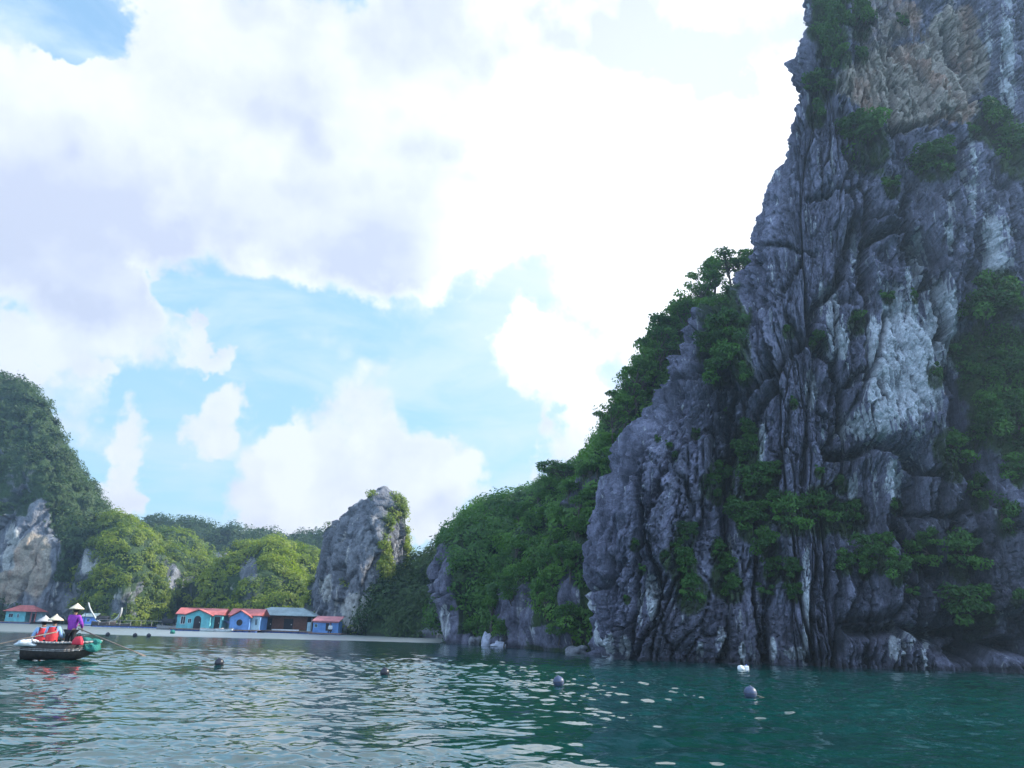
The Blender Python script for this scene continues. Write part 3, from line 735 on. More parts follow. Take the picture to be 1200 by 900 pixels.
for zn, L in byzone.items():
    for i, (y, x, s) in enumerate(sorted(L)):
        q, nrm = surf(M1, x, y)
        big = s > 20
        me = (BIG if big else SML)[rng.integers(0, 3 if big else 2)]
        r = s * .5 * np.linalg.norm(q) / 900 * 1.12
        yaw = math.atan2(nrm[0], -nrm[1]) * .8 + rng.normal(0, .2)
        e = empty('shrub', q + nrm * r * .12, yaw, (r * rng.uniform(.9, 1.25), r * .85, r * rng.uniform(.8, 1.1)))
        kid('foliage', me[0], e); kid('stem', me[1], e)
        tag(e, '%s %s, %s' % ('bushy' if big else 'small', zn, ORD[i]), 'shrub', 'shrubs clinging to the near cliff')

# trees standing on the skyline and the wooded slope
TREES = [tree_meshes(21, 1.25, .85, 15, 120, .07), tree_meshes(22, 1.4, .7, 13, 120, .07), tree_meshes(23, 1.1, .95, 16, 120, .07), tree_meshes(24, 1.5, .6, 12, 110, .07)]
AIRY = [tree_meshes(31, 1.3, .9, 20, 55, .065, .6, .24), tree_meshes(32, 1.5, .75, 18, 55, .065, .6, .24)]
UMB = tree_meshes(41, .95, 1.5, 26, 110, .055, .42, .30, True)
for a, b in TREES + AIRY + [UMB]: a.materials.append(mat_leaf_mid)
SKY = [(873, 322, 30), (862, 326, 26), (848, 330, 32), (832, 336, 34), (822, 350, 34), (812, 366, 30), (806, 380, 34), (795, 392, 36), (786, 404, 30), (776, 414, 36), (768, 428, 34), (757, 446, 36), (748, 462, 34), (738, 474, 34),
       (728, 487, 30), (718, 498, 30), (711, 506, 26)]
for i, (x, y, s) in enumerate(SKY):
    q, _ = surf(M2, x + 8, y + 10, 6)
    me = AIRY[i % 2] if i % 3 else TREES[i % 4]
    r = s * .82 * q[1] / 820
    e = empty('tree', q - np.array([0, 0, .05 * r]), rng.uniform(0, 6.28), r)
    kid('crown', me[0], e); kid('trunk', me[1], e)
    tag(e, 'dark tree on the skyline left of the near cliff, %s' % ORD[i], 'tree', 'skyline trees beside the near cliff')
q, _ = surf(M2, 657, 566, 6)
e = empty('umbrella_tree', q - np.array([0, 0, .4]), .4, 2.05); kid('crown', UMB[0], e); kid('trunk', UMB[1], e)
tag(e, 'wide flat-topped tree standing alone on the skyline of the wooded slope', 'tree')
for zn, pts in (('dark green tree on the left skyline of the wooded slope', [(612, 590, 24), (628, 578, 22), (642, 568, 20), (677, 556, 24), (690, 552, 24), (700, 545, 24), (664, 572, 26), (600, 600, 26)]),
                ('bushy tree on the upper wooded slope', [(700, 575, 36), (680, 590, 36), (660, 605, 34), (715, 545, 30), (640, 600, 30), (622, 612, 30), (722, 530, 28), (648, 630, 32), (672, 618, 36), (690, 608, 34)]),
                ('bushy tree half way down the wooded slope', [(625, 640, 36), (604, 640, 34), (586, 650, 30), (640, 655, 38), (660, 640, 38), (675, 645, 34), (612, 665, 38), (590, 680, 36), (650, 672, 36), (668, 665, 30), (572, 672, 30)]),
                ('tree at the foot of the wooded slope', [(560, 700, 34), (575, 712, 36), (600, 698, 34), (625, 690, 34), (640, 705, 30), (665, 712, 30), (560, 730, 30), (585, 738, 30), (655, 735, 28), (672, 740, 26)])):
    for i, (x, y, s) in enumerate(sorted(pts, key=lambda a: a[1])):
        M = M2 if surf(M2, x, y)[0][1] < 200 else M2b
        q, nn = surf(M, x, y + s * .3)
        me = TREES[(i + x) % 4]; r = s * .5 * q[1] / 820
        e = empty('tree', q - np.array([0, 0, .75 * r]), rng.uniform(0, 6.28), r)
        kid('crown', me[0], e); kid('trunk', me[1], e)
        tag(e, '%s, %s' % (zn, ORD[i]), 'tree', 'trees on the wooded slope')

def forest(M, n, per, rad, leaf, seed, label, mat, veg_min=.45, squash=.75, S0=True):
    """leafy cover of a whole hillside"""
    rg = np.random.default_rng(seed); px_of(M)
    p, at = M['p'], M['at']
    nu, nv = M['nu'], M['nv']; g = p.reshape(nu, nv, 3)
    area = np.linalg.norm(np.cross(np.gradient(g, axis=0), np.gradient(g, axis=1)), axis=2).ravel()
    w = area * np.clip(at['veg'] - veg_min, 0, .3) * (M['face'] > -.5) * (M['px'] > -160) * (p[:, 2] > .3)
    i = rg.choice(len(p), n, p=w / w.sum())
    r = rg.uniform(.55, 1.35, n) * rad
    cen = p[i] + M['n'][i] * (r * .15)[:, None] + np.array([0, 0, 1]) * (r * .25)[:, None] + rg.normal(0, .2, (n, 3)) * rad
    tc = np.clip(.5 + .5 * fbm(cen * .15 / rad, 2, seed) * 1.6 + rg.normal(0, .18, n), 0, 1)
    v, f, t = clump_leaves(cen, r, per, leaf, rg, squash, tc, .35, M['n'][i] if S0 else None)
    o = np_obj('forest', v, f, mat, None, False, {'tone': t})
    tag(o, label, 'forest', kind='stuff')
D = 1.0
forest(M2, 2000, 100, .8, .155, 51, 'thick green wood covering the slope beside the near cliff', mat_leaf_mid)
forest(M2b, 800, 100, 1.2, .20, 52, 'thick dark green wood over the rock nose', mat_leaf_mid)
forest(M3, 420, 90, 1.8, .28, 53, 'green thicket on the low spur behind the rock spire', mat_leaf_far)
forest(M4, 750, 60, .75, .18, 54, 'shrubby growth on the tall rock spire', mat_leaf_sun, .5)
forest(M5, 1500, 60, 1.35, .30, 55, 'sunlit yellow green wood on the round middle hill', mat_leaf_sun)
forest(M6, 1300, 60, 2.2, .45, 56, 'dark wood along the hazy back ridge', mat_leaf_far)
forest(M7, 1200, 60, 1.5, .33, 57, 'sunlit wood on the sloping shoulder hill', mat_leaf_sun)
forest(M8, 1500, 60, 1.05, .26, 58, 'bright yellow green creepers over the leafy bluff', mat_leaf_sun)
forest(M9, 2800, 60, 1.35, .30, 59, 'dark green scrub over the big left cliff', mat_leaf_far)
forest(M1, 420, 130, .45, .075, 60, 'creepers and ferns rooted in the near cliff ledges', mat_leaf_near, .62)

# ---------------------------------------------------------------- built things
class MB:
    def __init__(s): s.v = []; s.f = []
    def add(s, vs, fs):
        o = len(s.v); s.v += [tuple(map(float, x)) for x in vs]; s.f += [tuple(o + i for i in q) for q in fs]; return s
    def box(s, x0, x1, y0, y1, z0, z1):
        return s.add([(x, y, z) for z in (z0, z1) for (x, y) in ((x0, y0), (x1, y0), (x1, y1), (x0, y1))],
                     [(3, 2, 1, 0), (4, 5, 6, 7), (0, 1, 5, 4), (1, 2, 6, 5), (2, 3, 7, 6), (3, 0, 4, 7)])
    def tube(s, p0, p1, r0, r1=None, n=8):
        r1 = r0 if r1 is None else r1
        p0 = np.array(p0, float); p1 = np.array(p1, float); d = p1 - p0; d /= np.linalg.norm(d)
        a = np.cross(d, [.2, .3, 1] if abs(d[2]) < .9 else [1, .2, 0]); a /= np.linalg.norm(a); b = np.cross(d, a)
        t = [2 * PI * i / n for i in range(n)]
        vs = [p0 + (a * cos(x) + b * sin(x)) * r0 for x in t] + [p1 + (a * cos(x) + b * sin(x)) * r1 for x in t]
        return s.add(vs, [(i, (i + 1) % n, n + (i + 1) % n, n + i) for i in range(n)] + [tuple(range(n))[::-1], tuple(range(n, 2 * n))])
    def path(s, pts, r, n=6):
        for a, b in zip(pts[:-1], pts[1:]): s.tube(a, b, r, r, n)
        return s
    def prism(s, poly, y0, y1):
        """polygon in x,z pushed along y"""
        n = len(poly)
        return s.add([(x, y0, z) for x, z in poly] + [(x, y1, z) for x, z in poly],
                     [tuple(range(n)), tuple(range(n, 2 * n))[::-1]] + [(i, n + i, n + (i + 1) % n, (i + 1) % n) for i in range(n)])
    def grid(s, rows):
        nr, nc = len(rows), len(rows[0])
        return s.add([p for r in rows for p in r], [(i * nc + j, i * nc + j + 1, (i + 1) * nc + j + 1, (i + 1) * nc + j) for i in range(nr - 1) for j in range(nc - 1)])
    def ball(s, c, r, nu=14, nv=9, lump=0.0, seed=0):
        rg = random.Random(seed); rows = []
        for j in range(nv + 1):
            ph = PI * j / nv; row = []
            for i in range(nu + 1):
                th = 2 * PI * (i % nu) / nu
                d = np.array([sin(ph) * cos(th), sin(ph) * sin(th), cos(ph)])
                k = 1 + (lump * vnoise(d[None] * 1.7 + seed * 5.1, 3)[0] if lump else 0)
                row.append((c[0] + r[0] * d[0] * k, c[1] + r[1] * d[1] * k, c[2] + r[2] * d[2] * k))
            rows.append(row)
        return s.grid(rows)
    def build(s, name, mat, parent=None, smooth=False, bev=0.0):
        me = bpy.data.meshes.new(name); me.from_pydata(s.v, [], s.f); me.materials.append(mat)
        import bmesh
        bm = bmesh.new(); bm.from_mesh(me); bmesh.ops.remove_doubles(bm, verts=bm.verts, dist=1e-5)
        bmesh.ops.recalc_face_normals(bm, faces=bm.faces); bm.to_mesh(me); bm.free()
        if smooth: me.polygons.foreach_set('use_smooth', [True] * len(me.polygons))
        o = bpy.data.objects.new(name, me); COL.objects.link(o); o.parent = parent
        if bev:
            m = o.modifiers.new('bevel', 'BEVEL'); m.width = bev; m.segments = 2; m.limit_method = 'ANGLE'
        return o

def worn(name, col, rough=.7, stain=(.10, .08, .07), scale=1.6, amt=.5):
    m, t, b, _ = new_mat(name)
    co = N(t, 'ShaderNodeTexCoord').outputs['Object']
    n = noise(t, vmath(t, 'MULTIPLY', co, (3, 3, .7)), scale, 7.0, .68)
    g = noise(t, co, .9, 4.0, .6)
    c = mix(t, maprange(t, g, .3, .7), tuple(x * .78 for x in col), tuple(min(1, x * 1.15 + .03) for x in col))
    c = mix(t, math_node(t, 'MULTIPLY', maprange(t, n, .52, .72), amt), c, stain)
    w = N(t, 'ShaderNodeTexWave'); w.inputs['Scale'].default_value = 3.0; w.inputs['Distortion'].default_value = .3; t.links.new(co, w.inputs['Vector'])
    t.links.new(c, b.inputs['Base Color']); b.inputs['Roughness'].default_value = rough
    t.links.new(bump(t, w.outputs['Fac'], .5, .04), b.inputs['Normal'])
    return m
m_cyan = worn('turquoise_paint', (0.13, 0.48, 0.54), .65, (.10, .16, .17))
m_blue = worn('blue_paint', (0.13, 0.30, 0.66), .65, (.07, .12, .25))
m_pale = worn('pale_blue_paint', (0.42, 0.60, 0.70), .65, (.2, .25, .27))
m_red = worn('red_sheet_roof', (0.60, 0.15, 0.14), .6, (.26, .10, .07), 1.6, .7)
m_pink = worn('faded_red_roof', (0.72, 0.26, 0.28), .6, (.35, .12, .10))
m_grey = worn('grey_sheet_roof', (0.32, 0.40, 0.42), .6, (.15, .13, .12), 1.6, .7)
m_brown = plain('brown_boards', (0.13, 0.055, 0.035), .7, .3, 4)
m_deck = plain('weathered_deck', (0.24, 0.17, 0.15), .8, .25, 5)
m_dark = plain('dark_opening', (0.012, 0.012, 0.016), .7, .2, 3)
m_barrel = plain('blue_drum_plastic', (0.03, 0.11, 0.45), .4, .2, 4)
m_white = plain('white_plastic', (0.75, 0.76, 0.78), .5, .1, 5)
m_wood = plain('dark_boat_wood', (0.045, 0.035, 0.032), .6, .35, 9, .4, .3)
m_gun = plain('worn_gunwale_wood', (0.33, 0.31, 0.31), .7, .25, 9)
m_tarp = plain('blue_tarpaulin', (0.10, 0.22, 0.62), .5, .15, 3)
m_net = plain('green_fishing_net', (0.04, 0.22, 0.19), .9, .35, 25, .2, .8)
m_rope = plain('pale_net_rope', (0.50, 0.50, 0.50), .9, .15, 8)
m_buoy = plain('black_rubber', (0.022, 0.022, 0.035), .32, .3, 9, .5)
m_buoy2 = plain('blue_grey_float', (0.06, 0.08, 0.15), .45, .3, 9, .5)
m_foam = plain('white_foam', (0.72, 0.74, 0.78), .7, .1, 9)
m_skin = plain('skin', (0.36, 0.20, 0.13), .55, .08, 6)
m_hat = plain('palm_leaf_hat', (0.66, 0.56, 0.42), .75, .14, 18)
m_hat2 = plain('greyed_palm_hat', (0.46, 0.44, 0.44), .8, .14, 18)
m_purple = plain('purple_jacket', (0.26, 0.045, 0.36), .8, .15, 10, .3, .3)
m_black = plain('black_trousers', (0.014, 0.014, 0.018), .8, .2, 10)
m_shirt = plain('light_blue_shirt', (0.30, 0.46, 0.70), .8, .12, 10, .3, .3)
m_vest = plain('red_life_vest', (0.58, 0.035, 0.045), .6, .12, 10, .3, .3)
m_bag = plain('red_cloth_bag', (0.60, 0.03, 0.06), .6, .12, 10)
m_hair = plain('black_hair', (0.012, 0.01, 0.01), .5, .2, 20)
m_stick = plain('oar_wood', (0.22, 0.17, 0.14), .7, .2, 10)
m_stone = rock_mat('shore_boulder', (0.14, 0.14, 0.17), (0.30, 0.31, 0.36), (0.60, 0.62, 0.68), (0.4, 0.35, 0.3), s=2.0)
m_lilac = plain('pale_boulder', (0.42, 0.44, 0.55), .8, .22, 3, .2, .6)

def sheet_roof(mb, x0, x1, y0, y1, ze, zr, hip=0.0, over=.25, th=.07):
    """gable or hipped roof with its ridge along x, with real thickness"""
    x0 -= over; x1 += over; y0 -= over; y1 += over; ym = (y0 + y1) / 2
    for dz, sgn in ((0, 1), (-th, -1)):
        pass
    top = [(x0, y0, ze), (x1, y0, ze), (x1 - hip, ym, zr), (x0 + hip, ym, zr), (x0, y1, ze), (x1, y1, ze)]
    lo = [(x, y, z - th) for x, y, z in top]
    mb.add(top + lo, [(0, 1, 2, 3), (3, 2, 5, 4), (0, 3, 4), (1, 5, 2), (6, 9, 8, 7), (9, 10, 11, 8), (6, 10, 9), (7, 8, 11), (0, 6, 7, 1), (4, 5, 11, 10), (0, 4, 10, 6), (1, 7, 11, 5)])
    return mb
def barrels(root, x0, x1, y, n, mat=None, z=.02, r=.27):
    first = None
    for i in range(n):
        x = x0 + (x1 - x0) * (i + .5) / n
        if first is None:
            m = MB().tube((-.42, 0, 0), (.42, 0, 0), r, r, 12); m.tube((-.2, 0, 0), (-.15, 0, 0), r + .02, r + .02, 12); m.tube((.15, 0, 0), (.2, 0, 0), r + .02, r + .02, 12)
            first = b = m.build('barrel', mat or m_barrel, root, True)
        else:
            b = first.copy(); COL.objects.link(b); b.parent = root
        b.location = (x, y, z)
def window(root, x, y, z, w, h, frame=m_pale):
    f = MB()
    f.box(x - w / 2 - .06, x + w / 2 + .06, y - .05, y - .002, z - .06, z).box(x - w / 2 - .06, x + w / 2 + .06, y - .05, y - .002, z + h, z + h + .06)
    f.box(x - w / 2 - .06, x - w / 2, y - .05, y - .002, z, z + h).box(x + w / 2, x + w / 2 + .06, y - .05, y - .002, z, z + h).box(x - .02, x + .02, y - .045, y - .002, z, z + h)
    fo = f.build('window', frame, root)
    MB().box(x - w / 2, x + w / 2, y - .02, y - .004, z, z + h).build('pane', m_dark, fo)
def door(root, x, y, z, w, h, arch=False, mat=None):
    if arch:
        pl = [(x - w / 2, z), (x + w / 2, z)] + [(x + w / 2 * cos(a), z + h - w / 2 + w / 2 * sin(a)) for a in np.linspace(0, PI, 9)]
        d = MB().prism(pl, y - .03, y - .004)
    else: d = MB().box(x - w / 2, x + w / 2, y - .03, y - .004, z, z + h)
    d = d.build('door', mat or m_dark, root)
    MB().box(x + w * .3, x + w * .38, y - .07, y - .032, z + h * .45, z + h * .52).build('handle', m_white, d)
def deck(root, x0, x1, y0, y1, z=.32, mat=None):
    m = MB()
    n = max(3, int((x1 - x0) / .35))
    for i in range(n): m.box(x0 + (x1 - x0) * i / n, x0 + (x1 - x0) * (i + .93) / n, y0, y1, z - .05, z)
    m.box(x0, x1, y0 - .06, y0 - .005, z - .16, z - .01).box(x0, x1, y1 + .005, y1 + .06, z - .16, z - .01)
    m.box(x0, x1, (y0 + y1) / 2 - .05, (y0 + y1) / 2 + .05, z - .18, z - .055)
    return m.build('deck', mat or m_deck, root)
def gable_wall(x0, x1, y0, y1, z0, z1, zr):
    """box walls with triangular ends left and right"""
    ym = (y0 + y1) / 2
    return MB().add([(x0, y0, z0), (x1, y0, z0), (x1, y1, z0), (x0, y1, z0), (x0, y0, z1), (x1, y0, z1), (x1, y1, z1), (x0, y1, z1), (x0, ym, zr), (x1, ym, zr)],
                    [(0, 1, 5, 4), (1, 2, 6, 9, 5), (2, 3, 7, 6), (3, 0, 4, 8, 7), (4, 5, 9, 8), (6, 7, 8, 9), (3, 2, 1, 0)])

# floating houses -------------------------------------------------
def at_px(px0, px1, Y):
    a = W(px0, Y); b = W(px1, Y); return (a + b) / 2, np.linalg.norm(b - a)
c, w = at_px(209, 263, 112)
H1 = empty('floating_house', c, 0.03)
tag(H1, 'turquoise floating house with red gable roof and dark arched door', 'house')
h = w / 2
deck(H1, -h - .3, h + 1.3, -2.6, 2.4); barrels(H1, -h - .2, h + 1.2, -2.3, 8)
gable_wall(-h, h * .92, -1.0, 2.0, .32, 2.15, 2.95).build('wall', m_cyan, H1)
rf = sheet_roof(MB(), -h, h * .92, -1.0, 2.0, 2.2, 3.05); rf.build('roof', m_red, H1)
g = MB().prism([(-1.75, .32), (1.55, .32), (1.55, 2.1), (-.1, 2.72), (-1.75, 2.1)], -1.7, -1.0); g.build('porch_wall', m_cyan, H1)
MB().prism([(-2.0, 2.02), (-.1, 2.78), (1.85, 2.02), (1.85, 2.12), (-.1, 2.88), (-2.0, 2.12)], -1.95, 1.0).build('porch_roof', m_red, H1)
door(H1, -.15, -1.7, .33, .95, 1.65, True); window(H1, -1.2, -1.7, 1.05, .4, .5); window(H1, -2.35, -1.0, .9, .55, .95, m_white); door(H1, 2.3, -1.0, .33, .75, 1.6)
c, w = at_px(270, 306, 113)
H2 = empty('floating_house', c, -0.02)
tag(H2, 'bright blue floating house with red roof and round dark window', 'house')
h = w / 2
deck(H2, -h - .5, h + .2, -2.4, 2.4); barrels(H2, -h - .4, h + .1, -2.1, 5)
gable_wall(-h, h, -1.0, 2.2, .32, 2.2, 3.05).build('wall', m_blue, H2)
sheet_roof(MB(), -h, h, -1.0, 2.2, 2.25, 3.15).build('roof', m_red, H2)
MB().prism([(-1.75, .32), (.9, .32), (.9, 2.0), (-.4, 2.75), (-1.75, 2.0)], -1.7, -1.0).build('porch_wall', m_blue, H2)
MB().prism([(-2.0, 1.93), (-.42, 2.82), (1.15, 1.93), (1.15, 2.03), (-.42, 2.92), (-2.0, 2.03)], -1.95, 1.1).build('porch_roof', m_red, H2)
MB().prism([(-.45 + .42 * cos(a), 1.25 + .42 * sin(a)) for a in np.linspace(0, 2 * PI, 17)[:-1]], -1.735, -1.705).build('round_window', m_dark, H2)
MB().box(.92, h, -1.03, -1.002, .34, 2.12).build('side_panel', m_pale, H2); window(H2, 1.65, -1.03, 1.0, .28, .75)
c, w = at_px(299, 358, 116)
H3 = empty('floating_hall', c, 0.04)
tag(H3, 'long brown boarded floating hall under a low grey sheet roof', 'house')
h = w / 2
deck(H3, -h - .2, h + 1.6, -1.9, 5); barrels(H3, -h, h + 1.4, -1.6, 9)
mb = MB()
n = 30
for i in range(n): mb.box(-h + 2 * h * i / n, -h + 2 * h * (i + .92) / n, 0, .08, .42, 2.35)
mb.box(-h, h, .09, .2, .42, 2.35); mb.box(-h, -h + .1, .2, 4.6, .42, 2.35); mb.box(h - .1, h, .2, 4.6, .42, 2.35); mb.box(-h, h, 4.5, 4.6, .42, 2.35)
mb.build('wall', m_brown, H3)
sheet_roof(MB(), -h - .8, h + 1.0, -.5, 4.8, 2.42, 3.55, hip=2.4).build('roof', m_grey, H3)
door(H3, -1.9, 0, .43, 1.1, 1.5, False); door(H3, 1.0, 0, .43, 1.3, 1.5, False); window(H3, -3.0, 0, 1.1, .5, .7)
MB().box(-1.0, 2.8, -1.2, -.9, .33, .5).build('bench', m_white, H3)
mb = MB()
for x in (h + .7, h + 1.2): mb.box(x, x + .12, -.4, -.28, .32, 2.2)
mb.build('porch_post', m_gun, H3)
MB().box(h + .2, h + .7, -.55, -.15, .32, 1.55).build('storage_cabinet', m_pale, H3)
c, w = at_px(367, 397, 112)
H4 = empty('floating_hut', c, -0.03)
tag(H4, 'small light blue floating hut with flat pinkish red roof edge', 'house')
h = w / 2
deck(H4, -h - .3, h + .7, -1.6, 1.9, .22); barrels(H4, -h - .2, h + .6, -1.3, 5, z=-.08)
MB().box(-h, h, -.6, 1.6, .22, 1.72).build('wall', m_blue, H4)
MB().add([(-h - .12, -.85, 1.70), (h + .15, -.85, 1.70), (h + .15, -.85, 1.80), (-h - .12, -.85, 1.80), (-h - .12, 1.8, 2.35), (h + .15, 1.8, 2.35), (h + .15, 1.8, 2.45), (-h - .12, 1.8, 2.45)],
         [(0, 1, 2, 3), (4, 7, 6, 5), (3, 2, 6, 7), (0, 4, 5, 1), (0, 3, 7, 4), (1, 5, 6, 2)]).build('roof', m_pink, H4)
MB().box(-h, h, -.66, -.605, 1.55, 1.69).build('eaves_board', m_pink, H4)
window(H4, -1.35, -.6, .95, .32, .36); door(H4, .25, -.6, .5, .45, 1.0)
c, w = at_px(3, 47, 150)
H5 = empty('floating_house', c, -0.05)
tag(H5, 'turquoise floating house with hipped red roof below the left cliff', 'house')
h = w / 2
deck(H5, -h - .8, h + .2, -2.6, 2.8); barrels(H5, -h - .7, h, -2.3, 8)
MB().box(-h + .3, h * .35, -1.0, 2.4, .32, 2.45).build('wall', m_cyan, H5)
MB().box(h * .36, h, 1.0, 2.4, .32, 2.45).build('rear_wall', m_pale, H5)
for x in (h * .68, h - .15): MB().box(x, x + .14, -1.0, -.86, .32, 2.45).build('porch_post', m_red, H5)
sheet_roof(MB(), -h, h, -1.2, 2.6, 2.5, 3.75, hip=2.2).build('roof', m_red, H5)
H5.scale = (.86,) * 3; window(H5, -2.0, -1.0, 1.2, .9, .7); window(H5, -.4, -1.0, 1.2, .35, .7); door(H5, h * .55, 1.0, .33, .9, 1.7)
c, w = at_px(96, 113, 140)
H6 = empty('floating_hut', c, 0)
tag(H6, 'small blue grey floating hut behind the purple-jacketed rower', 'house')
h = w / 2
deck(H6, -h - .3, h + .3, -1.4, 1.6, .3, m_pale); barrels(H6, -h - .2, h + .2, -1.1, 3)
gable_wall(-h * .9, h * .9, -.6, 1.3, .3, 1.5, 2.0).build('wall', m_tarp, H6)
sheet_roof(MB(), -h * .9, h * .9, -.6, 1.3, 1.52, 2.1).build('roof', m_grey, H6); window(H6, 0, -.6, .7, .4, .45)

# tarpaulin shelter with small boats ------------------------------
c, w = at_px(253, 270, 113)
S1 = empty('tarp_shelter', c, 0.0); tag(S1, 'blue tarpaulin stretched on poles between two floating houses', 'shelter')
rows = [[(-1.4 + 2.8 * i / 12, -1.2 + 2.6 * j / 6, 1.95 - 1.0 * (i / 12) ** 1.5 - .18 * sin(PI * j / 6) + .05 * sin(i * 1.7)) for i in range(13)] for j in range(7)]
o = MB().grid(rows).build('tarpaulin', m_tarp, S1, True); md = o.modifiers.new('thick', 'SOLIDIFY'); md.thickness = .03
mb = MB()
for x, y, z in ((-1.35, -1.15, 1.9), (1.3, -1.15, .98), (-1.35, 1.3, 1.9), (1.3, 1.3, .98)): mb.tube((x, y, .1), (x, y, z), .04)
mb.build('pole', m_gun, S1)
deck(S1, -1.6, 1.6, -1.3, 1.5, .2); barrels(S1, -1.5, 1.5, -1.1, 3, z=-.1)

def boat_hull(L, B, Hb, sheer=.25, n=14, th=.035, transom=.55):
    """open double-skinned hull along x, stern at -L/2"""
    def sec(t, inn):
        x = -L / 2 + L * t
        wd = B / 2 * (transom + (1 - transom) * sin(min(1, t * 1.9) * PI / 2)) * (1 - max(0, (t - .45) / .55) ** 2.2 * .93)
        zt = Hb * (1 + sheer * (2 * t - .85) ** 2); zb = .0 + Hb * .75 * max(0, (t - .62) / .38) ** 2 + .06 * max(0, .15 - t)
        if inn: wd = max(.01, wd - th); zb += th
        xo = x + (.12 * Hb if t < .02 else 0)
        return [(x if True else xo, wd * k, zb + (zt - zb) * zz) for k, zz in ((-1, 1), (-.93, .55), (-.74, .18), (-.3, 0), (.3, 0), (.74, .18), (.93, .55), (1, 1))]
    mb = MB()
    O = [sec(i / n, False) for i in range(n + 1)]; I = [sec(i / n, True) for i in range(n + 1)]
    mb.grid(O); mb.grid(I)
    for a, b in ((0, 0), (7, 7)):
        mb.grid([[O[i][a] for i in range(n + 1)], [I[i][b] for i in range(n + 1)]])
    for e in (0, n): mb.grid([O[e], I[e]])
    mb.add(O[0], [tuple(range(8))]); mb.add([(x + th, y, z) for x, y, z in I[0]], [tuple(range(8))])
    return mb, O
def simple_boat(name, loc, rz, L, B, Hb, mat, label, group=None, canopy=None, trim=None):
    e = empty(name, loc, rz); tag(e, label, 'boat', group)
    mb, O = boat_hull(L, B, Hb); mb.v = [(x, y, z - .12) for x, y, z in mb.v]; mb.build('hull', mat, e, True)
    g = MB()
    for a in (0, 7): g.path([(x, y, z - .11) for x, y, z in (O[i][a] for i in range(len(O)))], .035)
    g.build('gunwale', trim or m_gun, e)
    for x in (-.22, .12): MB().box(x * L, x * L + .22, -B * .43, B * .43, Hb * .62 - .12, Hb * .70 - .12).build('thwart', m_gun, e)
    if canopy:
        rows = [[(-L * .32 + L * .5 * i / 6, B * .5 * cos(a), Hb + .15 + .75 * sin(a)) for a in np.linspace(0.12, PI - .12, 9)] for i in range(7)]
        o = MB().grid(rows).build('canopy', canopy, e, True); md = o.modifiers.new('thick', 'SOLIDIFY'); md.thickness = .04
        mb = MB()
        for x in (-.3, .15):
            for y in (-.46, .46): mb.tube((x * L, B * y, Hb * .7), (x * L, B * y, Hb + .3), .03)
        mb.build('canopy_post', m_wood, e)
    return e
simple_boat('small_boat', W(248, 109.5, 0), .15, 3.0, 1.1, .45, m_white, 'white small boat moored before the turquoise house door steps')
simple_boat('small_boat', W(263, 109, 0), -.3, 2.6, 1.0, .45, m_white, 'white small boat moored in front of the blue tarpaulin shelter')
simple_boat('small_boat', W(198, 118, 0), .1, 3.4, 1.1, .6, m_gun, 'grey wooden small boat moored left of the turquoise house', canopy=m_dark)
simple_boat('fishing_boat', W(121, 132, 0), .25, 3.6, 1.5, .8, m_wood, 'dark wooden fishing boat with black canopy below the leafy bluff', canopy=m_black)
simple_boat('small_boat', W(140, 136, 0), PI + .1, 3.0, 1.1, .6, m_wood, 'dark low boat lying behind the fishing boat at the raft')
# long raft and pen walkways
c, w = at_px(113, 186, 130)
e = empty('fish_farm_raft', c, 0.05); tag(e, 'long low dark raft on blue drums under the leafy bluff', 'raft')
deck(e, -w / 2, w / 2, -1, 1, .3, m_wood); barrels(e, -w / 2, w / 2, -.8, 14)
mb = MB()
for i in range(7): mb.tube((-w / 2 + w * i / 6, .9, .3), (-w / 2 + w * i / 6, .9, 1.1), .04)
mb.tube((-w / 2, .9, 1.08), (w / 2, .9, 1.08), .03); mb.build('railing', m_gun, e)
# lift net: two poles with a pale net hanging between them
e = empty('lift_net', W(120, 134, 0), 0); tag(e, 'pale lift net curving down on both sides of the dark fishing boat', 'fishing net')
def arc_sheet(px_pts, Y, wd):
    pts = [P(x, y, Y) - np.array(e.location) for x, y in px_pts]
    rows = [[(p[0] + dx * wd * (.4 + .6 * k / (len(pts) - 1)), p[1] + abs(dx) * .5, p[2]) for dx in (-.5, -.17, .17, .5)] for k, p in enumerate(pts)]
    return MB().grid(rows)
for pts, wd in (([(103, 706), (104, 711), (106, 716), (109, 721), (112, 726), (116, 729)], .55), ([(142, 712), (141, 717), (139, 722), (135, 726), (130, 728)], .8)):
    o = arc_sheet(pts, 134, wd).build('net', m_rope, e, True); md = o.modifiers.new('thick', 'SOLIDIFY'); md.thickness = .05
mb = MB(); bs = np.array(e.location)
for x, y in ((103, 705), (142, 711)): q = P(x, y, 134) - bs; mb.tube((q[0], q[1], -.5), q, .05, .03)
mb.build('pole', m_wood, e)
# wide pale calm raft edge people: person sitting before the small hut is added below

# net buoys --------------------------------------------------------
def buoy(px, Y, d, mat, label, tilt=0):
    c = W(px, Y); e = empty('buoy', c, 0.3 * px); r = d / 2
    tag(e, label, 'buoy', 'round buoys floating in a line'); e.rotation_euler = (tilt, 0, px)
    MB().ball((0, 0, r * .6), (r, r, r * .97), 22, 14).build('float', mat, e, True)
    mb = MB().tube((0, 0, r * 1.5), (0, 0, r * 1.66), r * .22, r * .18, 10); mb.build('cap', mat, e, True)
    mb = MB(); pts = [(r * 1.012 * cos(a), r * 1.012 * sin(a), r * .6) for a in np.linspace(0, 2 * PI, 25)]; mb.path(pts, r * .035, 5)
    mb.path([(r * .9, 0, r * .3), (r * 1.5, .1, .0), (r * 2.6, .25, -.06)], r * .05, 5)
    mb.build('rope', m_wood, e)
buoy(257, 27.2, .29, m_buoy, 'round black buoy nearest the rowing boat', .2)
